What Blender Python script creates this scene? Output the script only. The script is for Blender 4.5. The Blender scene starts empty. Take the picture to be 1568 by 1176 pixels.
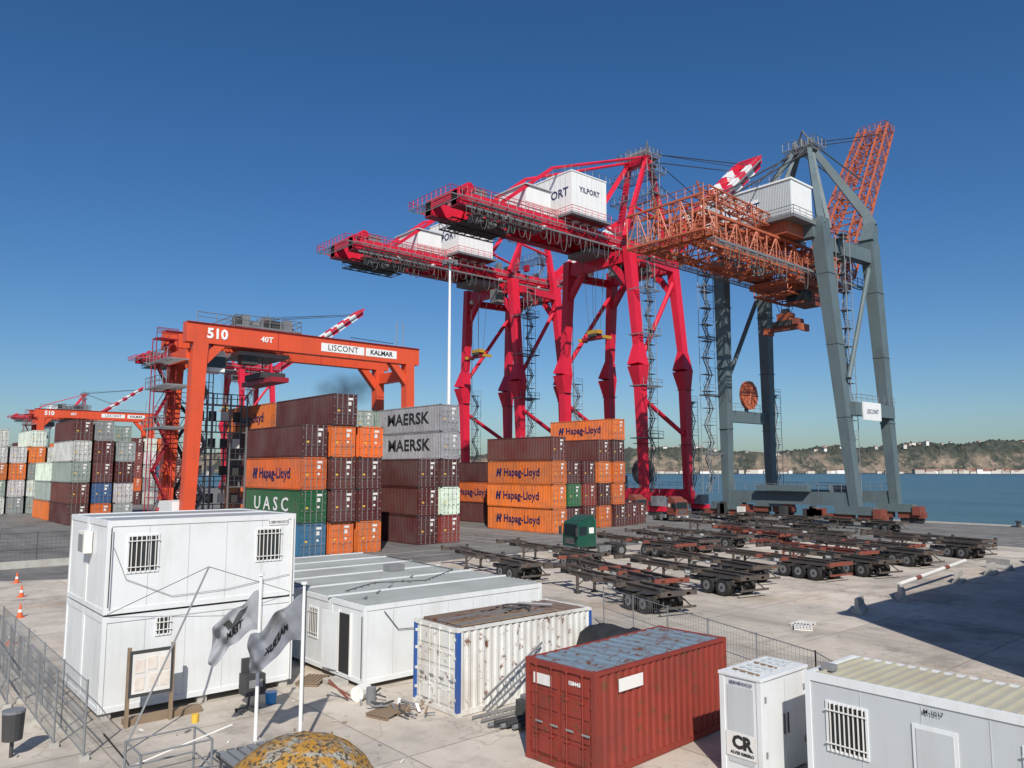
import bpy, math, random
from mathutils import Vector, Matrix, noise as mnoise
random.seed(7)
R=math.radians
scene=bpy.context.scene
# yard frame: +x = toward the river (perpendicular to quay), +y = along the quay
# ------------------------------------------------------------------ materials
def _nt(name):
    m=bpy.data.materials.new(name); m.use_nodes=True
    nt=m.node_tree; b=nt.nodes['Principled BSDF']
    return m,nt,b
def N(nt,t,**k):
    n=nt.nodes.new(t)
    for a,v in k.items():
        if a.startswith('i_'): n.inputs[a[2:].replace('_',' ')].default_value=v
        else: setattr(n,a,v)
    return n
def mixc(nt,fac,c1,c2,blend='MIX'):
    n=nt.nodes.new('ShaderNodeMix'); n.data_type='RGBA'; n.blend_type=blend
    for i,v in ((0,fac),(6,c1),(7,c2)):
        if hasattr(v,'links') or isinstance(v,bpy.types.NodeSocket): nt.links.new(v,n.inputs[i])
        else:
            n.inputs[i].default_value = v if i==0 else (tuple(v)+(1,) if len(v)==3 else v)
    return n.outputs[2]
def ramp(nt,sock,p0,p1,c0=(0,0,0,1),c1=(1,1,1,1)):
    r=nt.nodes.new('ShaderNodeValToRGB'); nt.links.new(sock,r.inputs[0])
    r.color_ramp.elements[0].position=p0; r.color_ramp.elements[1].position=p1
    r.color_ramp.elements[0].color=c0; r.color_ramp.elements[1].color=c1
    return r.outputs[0]
def noise(nt,scale,detail=5,vec=None,rough=.6,mscale=None):
    n=N(nt,'ShaderNodeTexNoise'); n.inputs['Scale'].default_value=scale; n.inputs['Detail'].default_value=detail
    n.inputs['Roughness'].default_value=rough
    tc=nt.nodes.new('ShaderNodeTexCoord'); s=tc.outputs['Object'] if vec is None else vec
    if mscale:
        mp=nt.nodes.new('ShaderNodeMapping'); mp.inputs['Scale'].default_value=mscale
        nt.links.new(s,mp.inputs[0]); s=mp.outputs[0]
    nt.links.new(s,n.inputs['Vector']); return n.outputs['Fac']
def paint(name,col,rough=.5,dirt=.35,dcol=(.10,.07,.05),scale=.6,metal=0,streak=True,objcol=False,rust=0.0,bump=0):
    m,nt,b=_nt(name)
    base=tuple(col)+(1,)
    if objcol:
        oi=nt.nodes.new('ShaderNodeObjectInfo'); src=oi.outputs['Color']
        tc=nt.nodes.new('ShaderNodeTexCoord')
        va=nt.nodes.new('ShaderNodeVectorMath'); va.operation='ADD'
        mu=nt.nodes.new('ShaderNodeMath'); mu.operation='MULTIPLY'; mu.inputs[1].default_value=57.
        nt.links.new(oi.outputs['Random'],mu.inputs[0])
        nt.links.new(tc.outputs['Object'],va.inputs[0]); nt.links.new(mu.outputs[0],va.inputs[1]); vec=va.outputs[0]
    else: src=base; vec=None
    n1=noise(nt,scale,6,vec)
    f1=ramp(nt,n1,.45,.8,(0,0,0,1),(dirt,dirt,dirt,1))
    c=mixc(nt,f1,src,dcol)
    if streak:
        n2=noise(nt,2.2,4,vec,.6,(1.6,1.6,.14))
        f2=ramp(nt,n2,.5,.85,(0,0,0,1),(dirt,dirt,dirt,1))
        c=mixc(nt,f2,c,dcol)
    n4=noise(nt,.25,2,vec)
    f4=ramp(nt,n4,.3,.7,(0,0,0,1),(.07,.07,.07,1))
    c=mixc(nt,f4,c,(.5,.46,.42)) if objcol else c
    if rust>0:
        n3=noise(nt,3.1,8,vec,.7)
        f3=ramp(nt,n3,.66-rust*.2,.72-rust*.15)
        c=mixc(nt,f3,c,(.13,.045,.018))
    nt.links.new(c,b.inputs['Base Color'])
    b.inputs['Roughness'].default_value=rough; b.inputs['Metallic'].default_value=metal
    if bump:
        n5=noise(nt,6,6,vec); bm=nt.nodes.new('ShaderNodeBump'); bm.inputs['Strength'].default_value=bump
        bm.inputs['Distance'].default_value=.03
        nt.links.new(n5,bm.inputs['Height']); nt.links.new(bm.outputs[0],b.inputs['Normal'])
    return m
M={}
M['cont']=paint('container_paint',(1,1,1),.55,.45,(.05,.035,.028),.5,objcol=True,rust=.3)
M['contred']=paint('weathered_red_paint',(.25,.034,.021),.6,.55,(.075,.025,.018),.8,rust=.5)
M['controof']=paint('faded_blue_roof_paint',(.16,.23,.28),.6,.55,(.16,.10,.07),.9,streak=False,rust=.7)
M['contwhite']=paint('old_white_paint',(.66,.65,.61),.6,.5,(.30,.22,.14),.7,rust=.45)
M['rustroof']=paint('rusty_roof',(.17,.12,.09),.8,.6,(.22,.23,.24),.5,streak=False,rust=.6)
M['blue']=paint('blue_paint',(.02,.09,.33),.5,.3)
M['bluebox']=paint('bright_blue_plastic',(.01,.22,.55),.4,.15)
M['rod']=paint('galvanised_steel',(.30,.30,.30),.5,.35,metal=.3)
M['label']=paint('white_label',(.72,.70,.66),.6,.2)
M['labelg']=paint('yellow_label',(.75,.45,.05),.6,.2)
M['navy']=paint('navy_lettering',(.01,.02,.10),.5,.1,streak=False)
M['black']=paint('black_lettering',(.02,.02,.022),.5,.1,streak=False)
M['whitet']=paint('white_lettering',(.8,.8,.78),.5,.1,streak=False)
M['red']=paint('crane_red',(.68,.017,.047),.4,.38,(.16,.01,.02),.25)
M['redd']=paint('crane_dark_red',(.30,.012,.026),.45,.3)
M['orange']=paint('gantry_orange',(.68,.085,.03),.45,.35,(.23,.06,.03),.3)
M['lat']=paint('lattice_orange',(.46,.115,.052),.55,.45,(.15,.06,.04),.5,rust=.3)
M['bluegrey']=paint('crane_blue_grey',(.115,.155,.165),.5,.45,(.05,.06,.065),.25)
M['white']=paint('crane_white',(.80,.80,.78),.45,.2,(.4,.38,.34),.3)
M['cabin']=paint('cabin_white',(.70,.715,.715),.45,.28,(.38,.355,.30),.5)
M['cabing']=paint('cabin_grey',(.50,.525,.535),.5,.25,(.32,.3,.27),.5)
M['cabroof']=paint('sheet_roof_grey',(.33,.35,.345),.5,.6,(.17,.155,.13),.35,streak=False)
M['creamroof']=paint('cream_roof',(.43,.41,.32),.5,.55,(.25,.20,.15),.5,streak=False)
M['grey']=paint('steel_grey',(.21,.22,.23),.55,.4,metal=.2)
M['dark']=paint('dark_steel',(.04,.042,.045),.6,.4,(.09,.075,.06))
M['chas']=paint('chassis_dark',(.075,.066,.058),.6,.6,(.17,.11,.075),1.2,rust=.4)
M['chasr']=paint('chassis_red',(.22,.055,.035),.6,.6,(.12,.08,.06),1.2,rust=.45)
M['rubber']=paint('tyre_rubber',(.020,.019,.018),.85,.4,(.08,.07,.06),2,streak=False)
M['glass']=paint('window_glass',(.02,.03,.035),.12,.1,streak=False)
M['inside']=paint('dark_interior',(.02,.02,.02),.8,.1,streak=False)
M['green']=paint('truck_green',(.008,.07,.048),.35,.25)
M['yellow']=paint('spreader_yellow',(.50,.29,.03),.5,.45)
M['coneo']=paint('cone_orange',(.75,.12,.03),.5,.2)
M['wood']=paint('weathered_wood',(.24,.17,.11),.8,.4,streak=False,scale=3)
M['paper']=paint('paper_notice',(.68,.62,.55),.7,.5,(.45,.25,.2),4,streak=False)
M['conc']=paint('barrier_concrete',(.44,.42,.38),.8,.45,(.2,.17,.14),2,bump=.4)
M['wall']=paint('rendered_wall',(.55,.52,.46),.8,.3)
M['roofr']=paint('tile_roof',(.28,.12,.08),.8,.3)
M['tarp']=paint('black_tarpaulin',(.018,.018,.02),.6,.2,(.08,.07,.06),2,streak=False,bump=.6)
# ------------------------------------------------------------------ mesh builder
class MB:
    def __init__(s): s.v=[];s.f=[];s.mi=[];s.mats=[]
    def mk(s,m):
        m=M[m] if isinstance(m,str) else m
        if m not in s.mats: s.mats.append(m)
        return s.mats.index(m)
    def add(s,vs,fs,m):
        o=len(s.v); s.v+= [tuple(v) for v in vs]; k=s.mk(m)
        for f in fs: s.f.append(tuple(i+o for i in f)); s.mi.append(k)
    def box(s,x0,x1,y0,y1,z0,z1,m):
        if x0>x1:x0,x1=x1,x0
        if y0>y1:y0,y1=y1,y0
        if z0>z1:z0,z1=z1,z0
        s.add([(x0,y0,z0),(x1,y0,z0),(x1,y1,z0),(x0,y1,z0),(x0,y0,z1),(x1,y0,z1),(x1,y1,z1),(x0,y1,z1)],
          [(0,3,2,1),(4,5,6,7),(0,1,5,4),(1,2,6,5),(2,3,7,6),(3,0,4,7)],m)
    def beam(s,p,q,w,h,m,w2=None,h2=None,up=(0,0,1)):
        p=Vector(p);q=Vector(q);d=(q-p)
        if d.length<1e-6:return
        d.normalize();u=Vector(up)
        if abs(d.dot(u))>.98:u=Vector((1,0,0))
        a=d.cross(u).normalized();c=a.cross(d).normalized()
        w2=w if w2 is None else w2;h2=h if h2 is None else h2
        vs=[]
        for P,W,Hh in((p,w,h),(q,w2,h2)):
            for i,j in((-1,-1),(1,-1),(1,1),(-1,1)): vs.append(P+a*(i*W/2)+c*(j*Hh/2))
        s.add(vs,[(0,1,2,3),(7,6,5,4),(0,4,5,1),(1,5,6,2),(2,6,7,3),(3,7,4,0)],m)
    def rod(s,p,q,r,m,n=6,r2=None,caps=True):
        p=Vector(p);q=Vector(q);d=q-p
        if d.length<1e-6:return
        d.normalize();u=Vector((0,0,1))
        if abs(d.dot(u))>.95:u=Vector((1,0,0))
        a=d.cross(u).normalized();c=a.cross(d);r2=r if r2 is None else r2
        vs=[]
        for P,rr in((p,r),(q,r2)):
            for i in range(n):
                t=2*math.pi*i/n; vs.append(P+a*(math.cos(t)*rr)+c*(math.sin(t)*rr))
        fs=[(i,i+n,(i+1)%n+n,(i+1)%n) for i in range(n)]
        if caps: fs+=[tuple(range(n)),tuple(range(2*n-1,n-1,-1))]
        s.add(vs,fs,m)
    def poly(s,pts,r,m,n=4):
        for a,b in zip(pts,pts[1:]): s.rod(a,b,r,m,n,caps=False)
    def rail(s,p,q,m='grey',h=1.1,step=1.6,r=.035):
        p=Vector(p);q=Vector(q);L=(q-p).length;n=max(1,int(L/step));up=Vector((0,0,1))
        for i in range(n+1):
            P=p.lerp(q,i/n); s.rod(P,P+up*h,r,m,4)
        s.rod(p+up*h,q+up*h,r,m,4); s.rod(p+up*h*.55,q+up*h*.55,r*.8,m,4)
    def grate(s,x0,x1,y0,y1,z,m='grey',step=.45,along='x'):
        s.beam((x0,y0,z),(x1,y0,z),.08,.16,m);s.beam((x0,y1,z),(x1,y1,z),.08,.16,m)
        s.beam((x0,y0,z),(x0,y1,z),.08,.16,m);s.beam((x1,y0,z),(x1,y1,z),.08,.16,m)
        if along=='x':
            n=int(abs(y1-y0)/step)
            for i in range(1,n): y=y0+(y1-y0)*i/n;s.box(x0,x1,y-.05,y+.05,z-.03,z+.02,m)
        else:
            n=int(abs(x1-x0)/step)
            for i in range(1,n): x=x0+(x1-x0)*i/n;s.box(x-.05,x+.05,y0,y1,z-.03,z+.02,m)
    def truss(s,p,q,w,h,n,cr,dr,m,w2=None,h2=None):
        p=Vector(p);q=Vector(q);d=(q-p).normalized();u=Vector((0,0,1))
        if abs(d.dot(u))>.95:u=Vector((1,0,0))
        a=d.cross(u).normalized();c=a.cross(d)
        w2=w if w2 is None else w2;h2=h if h2 is None else h2
        S=[]
        for i in range(n+1):
            t=i/n;P=p.lerp(q,t);W=w+(w2-w)*t;Hh=h+(h2-h)*t
            S.append([P+a*(x*W/2)+c*(y*Hh/2) for x,y in((-1,-1),(1,-1),(1,1),(-1,1))])
        for i in range(n+1):
            for k in range(4):
                s.rod(S[i][k],S[i][(k+1)%4],dr,m,4,caps=False)
                if i<n:
                    s.beam(S[i][k],S[i+1][k],cr*2,cr*2,m)
                    k2=(k+1)%4
                    if i%2==0: s.rod(S[i][k],S[i+1][k2],dr,m,4,caps=False)
                    else: s.rod(S[i][k2],S[i+1][k],dr,m,4,caps=False)
    def stairs(s,x,y,z0,z1,w=1.6,m='grey',cage=True,dirx=True):
        z=z0;i=0;st=2.6
        while z<z1:
            zz=min(z+st,z1)
            a,b=(x-w/2,x+w/2) if i%2==0 else (x+w/2,x-w/2)
            if dirx: P=(a,y,z);Q=(b,y,zz)
            else: P=(x,y+(a-x),z);Q=(x,y+(b-x),zz)
            for e in(-.27,.27): s.beam(Vector(P)+Vector((0,e,0)),Vector(Q)+Vector((0,e,0)),.05,.2,m)
            for k in range(1,8): PP=Vector(P).lerp(Vector(Q),k/8);s.box(PP.x-.1,PP.x+.1,PP.y-.27,PP.y+.27,PP.z-.02,PP.z+.02,m)
            PP=Vector(P)+Vector((0,.27,.9));QQ=Vector(Q)+Vector((0,.27,.9)); s.rod(PP,QQ,.035,m,4)
            s.box(x-w/2-.35,x+w/2+.35,y-.6,y+.6,zz-.05,zz,m)
            s.rail((x-w/2-.35,y-.6,zz),(x+w/2+.35,y-.6,zz),m,1.0,1.2,.03)
            z=zz;i+=1
        if cage:
            for dx in(-w/2-.35,w/2+.35):
                for dy in(-.6,.6): s.rod((x+dx,y+dy,z0),(x+dx,y+dy,z1),.055,m,4)
    def obj(s,name,smooth=False,loc=(0,0,0),rz=0,parent=None,bevel=0):
        me=bpy.data.meshes.new(name); me.from_pydata(s.v,[],s.f)
        for m in s.mats: me.materials.append(m)
        me.polygons.foreach_set('material_index',s.mi)
        if smooth: me.polygons.foreach_set('use_smooth',[True]*len(s.f))
        me.update()
        return inst(name,me,loc,rz,parent,bevel)
def inst(name,me,loc=(0,0,0),rz=0,parent=None,bevel=0):
    o=bpy.data.objects.new(name,me); scene.collection.objects.link(o)
    o.location=loc;o.rotation_euler=(0,0,rz)
    if parent: o.parent=parent
    if bevel:
        b=o.modifiers.new('bevel','BEVEL');b.width=bevel;b.segments=2;b.limit_method='ANGLE'
    return o
_tc={}
def textmesh(s,size,bold=0.0):
    key=(s,size,bold)
    if key not in _tc:
        cu=bpy.data.curves.new('t','FONT');cu.body=s;cu.size=size;cu.align_x='CENTER';cu.align_y='CENTER';cu.extrude=.004;cu.offset=bold
        cu.resolution_u=2
        o=bpy.data.objects.new('t',cu);scene.collection.objects.link(o)
        dg=bpy.context.evaluated_depsgraph_get();dg.update()
        me=bpy.data.meshes.new_from_object(o.evaluated_get(dg)); bpy.data.objects.remove(o)
        _tc[key]=me
    return _tc[key]
def text(s,size,face,loc,mat,parent=None,name='lettering',sx=1.0,bold=0.0):
    me=textmesh(s,size,bold).copy(); me.materials.clear(); me.materials.append(M[mat])
    o=bpy.data.objects.new(name,me);scene.collection.objects.link(o)
    if face=='-x': mt=Matrix(((0,0,-1),(-1,0,0),(0,1,0)))
    else: mt=Matrix(((1,0,0),(0,0,-1),(0,1,0)))
    o.matrix_world=Matrix.Translation(loc)@mt.to_4x4()@Matrix.Diagonal((sx,1,1,1))
    if parent:
        mw=o.matrix_world.copy(); o.parent=parent; o.matrix_local=mw
    return o
# ------------------------------------------------------------------ containers
def container_mesh(name,L,W,H,body='cont',roof=None,post=None,pitch=.28):
    b=MB();roof=roof or body;post=post or body
    p=.14
    for x in(0,W-p):
        for y in(0,L-p): b.box(x,x+p,y,y+p,.1,H-.1,post)
        b.box(x,x+.1 if x==0 else W,p,L-p,H-.10,H-.01,body)
        b.box(x+.0,x+p,p,L-p,0.02,.18,body)
    for y0,y1 in((0,.12),(L-.12,L)):
        b.box(p,W-p,y0,y1,0.02,.18,body); b.box(p,W-p,y0,y1,H-.14,H-.01,body)
    for x in(-.005,W-.175):
        for y in(-.005,L-.175):
            for z in(0,H-.12): b.box(x,x+.18,y,y+.18,z,z+.12,'dark' if body=='cont' else body)
    def corr():
        n=max(4,int((L-2*p)/pitch));st=(L-2*p)/n;pts=[]
        for i in range(n):
            y=p+i*st; pts+=[(y,0),(y+st*.3,0),(y+st*.5,.045),(y+st*.8,.045)]
        pts.append((L-p,0));return pts
    for side in(0,1):
        pr=corr();vs=[];
        for (y,d) in pr:
            x=.02+d if side==0 else W-.02-d
            vs+=[(x,y,.18),(x,y,H-.10)]
        fs=[]
        for i in range(len(pr)-1):
            a=2*i; fs.append((a,a+2,a+3,a+1) if side else (a,a+1,a+3,a+2))
        b.add(vs,fs,body)
    pr=[];n=int((L-.24)/.42);st=(L-.24)/n
    for i in range(n): pr+=[(.12+i*st,0),(.12+i*st+st*.35,0),(.12+i*st+st*.5,.025),(.12+i*st+st*.85,.025)]
    pr.append((L-.12,0));vs=[]
    for y,d in pr: vs+=[(.1,y,H-.04+d),(W-.1,y,H-.04+d)]
    b.add(vs,[(2*i,2*i+1,2*i+3,2*i+2) for i in range(len(pr)-1)],roof)
    b.box(.1,W-.1,.12,L-.12,H-.1,H-.06,body)
    b.box(p,W-p,.12,L-.12,.05,.16,'dark')
    b.box(p,W-p,L-.08,L-.04,.18,H-.14,body)
    x=p+.1
    while x<W-p-.2: b.box(x,x+.14,L-.04,L-.005,.2,H-.16,body);x+=.28
    for k in(0,1):
        x0=p+.01+k*(W-2*p)/2;x1=x0+(W-2*p)/2-.02
        b.box(x0,x1,.05,.09,.19,H-.15,body)
        nz=4;hz=(H-.15-.19)/nz
        for j in range(nz): b.box(x0+.06,x1-.06,.022,.05,.19+j*hz+.07,.19+(j+1)*hz-.07,body)
        for xr in(x0+.26,x1-.26):
            b.rod((xr,-.012,.08),(xr,-.012,H-.06),.022,'rod' if body=='cont' else body,6)
            for zz in(.16,.75,H-.8,H-.12): b.box(xr-.06,xr+.06,-.03,.03,zz-.03,zz+.03,'rod' if body=='cont' else body)
            b.box(xr-.02,xr+.24,-.035,-.012,1.02,1.07,'rod')
        for zz in(.45,1.05,1.7,H-.4):
            xx=x0-.06 if k==0 else x1-.02; b.box(xx,xx+.08,-.004,.06,zz,zz+.09,'rod' if body=='cont' else body)
    if body=='cont':
        b.box(W/2+.32,W/2+.78,.010,.021,H-.55,H-.35,'label')
        b.box(W/2+.30,W/2+.62,.010,.021,H-1.05,H-.72,'label')
        b.box(p+.34,p+.55,.010,.021,1.25,1.42,'labelg')
        b.box(W/2+.36,W/2+.56,.010,.021,1.3,1.5,'label')
    me=bpy.data.meshes.new(name);me.from_pydata(b.v,[],b.f)
    for m in b.mats: me.materials.append(m)
    me.polygons.foreach_set('material_index',b.mi);me.update();return me
HC=2.896;WC=2.44
M40=container_mesh('container_40',12.19,WC,HC)
C=dict(o=(.70,.145,.02),m=(.080,.012,.013),r=(.25,.03,.022),g=(.012,.11,.038),w=(.66,.66,.62),k=(.31,.335,.33),b=(.015,.10,.26),t=(.025,.15,.25),d=(.05,.06,.09),
 n=(.11,.02,.015))
def cont(a,b,l,c,txt=None,me=None,z0=0):
    me=me or M40
    o=inst('shipping_container',me,(a+random.uniform(-.05,.05),b+random.uniform(-.13,.13),z0+l*(HC+.012)))
    cc=C[c];j=random.uniform(.78,1.15);j2=random.uniform(.88,1.18)
    o.color=(cc[0]*j,cc[1]*j*j2,cc[2]*j,1)
    if c=='o' and txt is None: txt='H'
    if txt=='H':
        text('Hapag-Lloyd',1.35,'-x',(-.006,5.6,1.45),'navy',o,bold=.025)
        eb=MB();eb.beam((-.012,10.3,1.0),(-.012,10.05,1.95),.02,.32,'navy',up=(0,1,0));eb.beam((-.012,9.75,1.0),(-.012,9.5,1.95),.02,.32,'navy',up=(0,1,0));eb.box(-.021,-.005,9.7,10.1,1.36,1.56,'navy')
        eb.obj('emblem',parent=o)
    elif txt: text(txt,1.75,'-x',(-.006,6.3,1.5),'whitet' if c=='g' else 'black',o,bold=.02 if c=='g' else .035,sx=1.3)
    return o
def stack(a,b,cols,me=None):
    for i,c in enumerate(cols):
        t=None
        if isinstance(c,tuple): c,t=c
        cont(a,b,i,c,t,me)
P=2.84
stack(30.6,63.3,['t',('g','U A S C'),'o','m']);stack(30.6+P,63.3,['o','m','n','o','m']);stack(30.6+2*P,63.3,['o','m','m','o'])
stack(33.4,76.2,['m','o','m','m','o']);stack(36.2,76.2,['m','o','m','m'])
stack(39.1,79,['b','m','k','m']);stack(41.9,79,['m','k','m','k','k'])
stack(44.7,66,['m','n','m']);stack(47.5,66,['r','w','m',('k','MAERSK'),('k','MAERSK')])
stack(44.7,79,['m','m','k','k','k']);stack(47.5,79,['m','m','k','k','k'])
stack(64.6,67,['o','o','o','n'])
stack(70.2,70,['m','g','m']);stack(73.1,70,['n','r','m']);stack(76.0,70,['o','m','o','n']);stack(78.95,70,['m','o','o','m','o'])
stack(82.2,70.5,['m']);stack(85,71.5,['n'])
stack(57,86,['m','n','k']);stack(60.4,86,['n','o','k']);stack(64,88,['m','m','o'])
stack(70.2,84,['m','o','m']);stack(76,84,['m','o','r'])
rnd=random.Random(3)
for i in range(8):
    stack(8+i*P,158,[rnd.choice('wwwwwko') if j<4 else 'w' for j in range(rnd.choice([4,4,4,5]))])
for bb,a0,n in((182,45,6),(182+13,45,6),(215,34,9),(228,34,9),(250,34,9),(290,34,9),(120,24,3),(133,24,4),(330,30,10)):
    for i in range(n):
        h=rnd.choice([3,4,4,5]) if bb<200 else rnd.choice([3,4,5])
        stack(a0+i*P,bb,[(rnd.choice('wwwkkkrrmmbno'),'') for j in range(h)])
# ------------------------------------------------------------------ STS cranes (red)
def sts(name,ox,oy,boomang,boomlen,trol=-2,scale=1.0):
    b=MB();G=12.2;hy=9.2;R_='red'
    zt=47
    for x in(0,G):
        for s in(-1,1):
            y=s*hy
            for k in(-2.4,2.4):
                b.box(x-.5,x+.5,y+k-1.9,y+k+1.9,.7,1.5,R_)
                for w in(-1.2,-.4,.4,1.2): b.rod((x-.3,y+k+w,.45),(x+.3,y+k+w,.45),.38,'dark',10)
            b.beam((x,y-3,1.9),(x,y+3,1.9),1.0,1.0,R_)
            b.box(x-.9,x+.9,y-.9,y+.9,2.2,3.8,R_)
            b.box(x-1.1,x+1.1,y-3.6,y-2.2,1.6,3.2,'grey')
            yk=y; kx=x-(.6 if x==0 else .2)
            b.beam((x,y,3.5),(kx,yk,22),1.05,1.3,R_,1.5,1.8)
            b.beam((kx,yk,22),(kx-.5,yk,25.5),1.5,1.8,R_,2.5,2.9)
            b.beam((kx-.5,yk,25.5),(kx,yk*.97,29),2.5,2.9,R_,1.4,1.6)
            b.beam((kx,yk*.97,29),(x-.8,y*.80,zt),1.3,1.5,R_,1.5,2.0)
            b.rod((x+.9,y-.2,4),(kx+1.2,y-.2,24),.07,'dark',4)
            for zz in(12,22): b.box(kx-.95,kx+1.15,yk-1.05,yk+1.05,zz,zz+.12,'redd')
        b.beam((x,-hy,3.3),(x,hy,3.3),1.1,1.6,R_)
        b.beam((x-.8,-hy*.82,zt-1.6),(x-.8,hy*.82,zt-1.6),1.3,2.3,R_)
        for s in(-1,1): b.beam((x-.8,s*hy*.8,zt-7),(x-.8,s*3.5,zt-2.2),1.0,1.0,R_)
        b.rail((x-.9,-hy,4.2),(x-.9,hy,4.2))
    for s in(-1,1):
        y=s*hy
        b.rod((G-.6,y*.84,43),(-.4,y,26.5),.42,R_,10)
        b.rod((-.3,y,20),(G,y,13.5),.42,R_,10)
        b.beam((0,y*.98,zt-2.2),(G,y*.98*.86,zt-2.2),.8,1.4,R_)
    for s in(-1,1):
        b.rod((.9,s*hy-1,4),(.6,s*hy-1,44),.09,'dark',4)
    x0=-36.5;x1=16
    for s in(-1,1):
        b.box(x0,x1,s*3.4-.7,s*3.4+.7,47.5,49.7,R_)
        b.box(x0,x1,s*3.4-.95,s*3.4+.95,47.25,47.5,'redd')
        yw=s*4.9
        b.grate(x0,x1,yw-.55,yw+.55,48.45)
        b.rail((x0,yw+s*.55,48.5),(x1,yw+s*.55,48.5),'grey',1.15,1.8,.05)
        for i in range(0,18): b.beam((x0+i*3.0,s*4.1,47.7),(x0+i*3.0,s*5.4,48.4),.12,.2,R_)
        for i in range(0,26): b.box(x0+i*2,x0+i*2+.1,s*3.4-.74,s*3.4+.74,47.5,49.74,'redd' if i%5==0 else R_)
    for i in range(1,9): b.box(x0+i*6.4,x0+i*6.4+.8,-2.7,2.7,47.6,49.4,R_)
    b.box(x0+.2,x0+.8,-2.7,2.7,48.6,49.4,R_)
    for i in range(0,8):
        b.beam((x0+i*6.4+.4,-2.7,49.3),(x0+(i+1)*6.4+.4,2.7,49.3),.3,.3,'redd')
    b.grate(x0-2.2,x0,-5.5,5.5,48.3,along='y');b.rail((x0-2.2,-5.5,48.35),(x0-2.2,5.5,48.35),'red',1.2,1.2,.06)
    b.rail((x0-2.2,-5.5,48.35),(x0+1,-5.5,48.35),'red',1.2,1.2,.06);b.rail((x0-2.2,5.5,48.35),(x0+1,5.5,48.35),'red',1.2,1.2,.06)
    b.box(x0+.4,x0+1.2,-4.6,4.6,49.7,50.2,R_)
    for y in(-3.4,3.4):
        b.rod((x0+2.5,y-.7,50.6),(x0+2.5,y+.7,50.6),.8,R_,12); b.box(x0+3.4,x0+6,y-.6,y+.6,49.7,50.8,'grey')
        b.rail((x0+2,y-.7,49.7),(x0+21,y-.7,49.7),'red',1.2,1.5,.06)
        b.rail((x0+2,y+.7,49.7),(x0+21,y+.7,49.7),'red',1.2,1.5,.06)
    b.truss((x0+1,-5.9,46.4),(x0+15,-5.9,46.4),1.4,1.6,9,.09,.06,'dark')
    b.truss((x0+2,1.5,46.2),(x0+13,1.5,46.2),3.4,1.2,7,.1,.06,'dark')
    b.box(x0+3,x0+12,-2.5,2.5,45.7,46.0,'dark');b.box(x0+5,x0+9,-2,2,46,47.1,'grey')
    for k in range(7): b.box(x0+3+k*1.3,x0+3.5+k*1.3,-4.6,-3,45.2+.3*(k%3),46.3,'grey' if k%2 else 'dark')
    i=0;x=x0+1.0
    while x<x1-2:
        n=8;drop=2.2+1.1*math.sin(i*1.7)*math.sin(i*.6)
        w=1.3+.35*math.sin(i*2.3)
        pts=[(x+w*t/n,-6.4,46.4-drop*math.sqrt(max(0,1-(2*t/n-1)**2))) for t in range(n+1)]
        b.poly(pts,.07,'dark')
        x+=1.55 if x<trol-8 else 2.9;i+=1
    b.beam((x0,-6.4,46.5),(x1,-6.4,46.5),.18,.28,'grey')
    for i in range(19): b.beam((x0+i*2.8,-6.4,46.6),(x0+i*2.8,-4.4,48.3),.09,.14,'redd')
    b.box(-14.3,-4.5,-6.6,6.2,50.3,50.7,'grey')
    b.box(-13.8,-5.1,-6.0,4.6,50.7,58,'white')
    b.box(-13.9,-5.0,-6.1,4.7,58,58.2,'white')
    for i in range(1,8): b.box(-13.83,-13.8,-6+i*1.33-.04,-6+i*1.33+.04,50.9,57.9,'cabing')
    for i in range(1,7): b.box(-13.8+i*1.24-.03,-13.8+i*1.24+.03,-6.03,-6.0,50.9,57.9,'cabing')
    b.box(-13.6,-5.3,-5.6,4.3,49.95,50.3,'redd')
    for xx in(-12,-9.5,-7): b.box(xx,xx+1.2,-5,-3.2,49.75,50.29,'white')
    b.rail((-14.3,-6.6,50.7),(-4.5,-6.6,50.7),'red',1.1,1.5,.05);b.rail((-14.3,-6.6,50.7),(-14.3,6.2,50.7),'red',1.1,1.5,.05)
    b.rail((-13.8,-6,58.2),(-5.1,-6,58.2),'grey',1,1.5,.04);b.rail((-13.8,-6,58.2),(-13.8,4.6,58.2),'grey',1,1.5,.04)
    b.box(-12,-10,0,2,58.2,59.4,'cabing')
    b.box(-22,-16.4,-3.6,4.2,50.1,54.2,'white');b.box(-22.3,-16.1,-3.9,4.5,54.2,54.4,'cabing')
    b.rail((-22.3,-3.9,50.1),(-14,-3.9,50.1),'red',1.1,1.5,.05)
    b.beam((-27,-3.4,50.0),(-16,-3.4,58.5),.45,.55,R_);b.beam((-27,3.4,50.0),(-16,3.4,58.5),.45,.55,R_)
    ax,az=11.4,68.3
    for s in(-1,1):
        b.beam((G-.8,s*7.0,zt),(ax,s*2.4,az),1.0,1.2,R_,.7,.9)
        b.beam((-.8,s*6.4,zt+2),(ax-.6,s*2.3,az-.3),.7,.8,R_)
        b.rod((-16,s*3.4,58.6),(ax-1,s*2,az),.26,R_,8)
        b.rod((3.4,s*5,56),(G-.9,s*5.6,54.5),.25,R_,6)
    b.box(ax-1,ax+1.2,-3,3,az-.9,az+.2,R_)
    b.grate(ax-2.4,ax+2.2,-3.8,3.8,az+.3)
    for a_,c_ in(((ax-2.4,-3.8),(ax+2.2,-3.8)),((ax-2.4,-3.8),(ax-2.4,3.8)),((ax+2.2,-3.8),(ax+2.2,3.8)),((ax-2.4,3.8),(ax+2.2,3.8))):
        b.rail((a_[0],a_[1],az+.32),(c_[0],c_[1],az+.32),'grey',1.2,1.1,.06)
    for y in(-2,-.7,.7,2): b.rod((ax,y-.25,az+1.1),(ax,y+.25,az+1.1),1.0,'grey',14)
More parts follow.
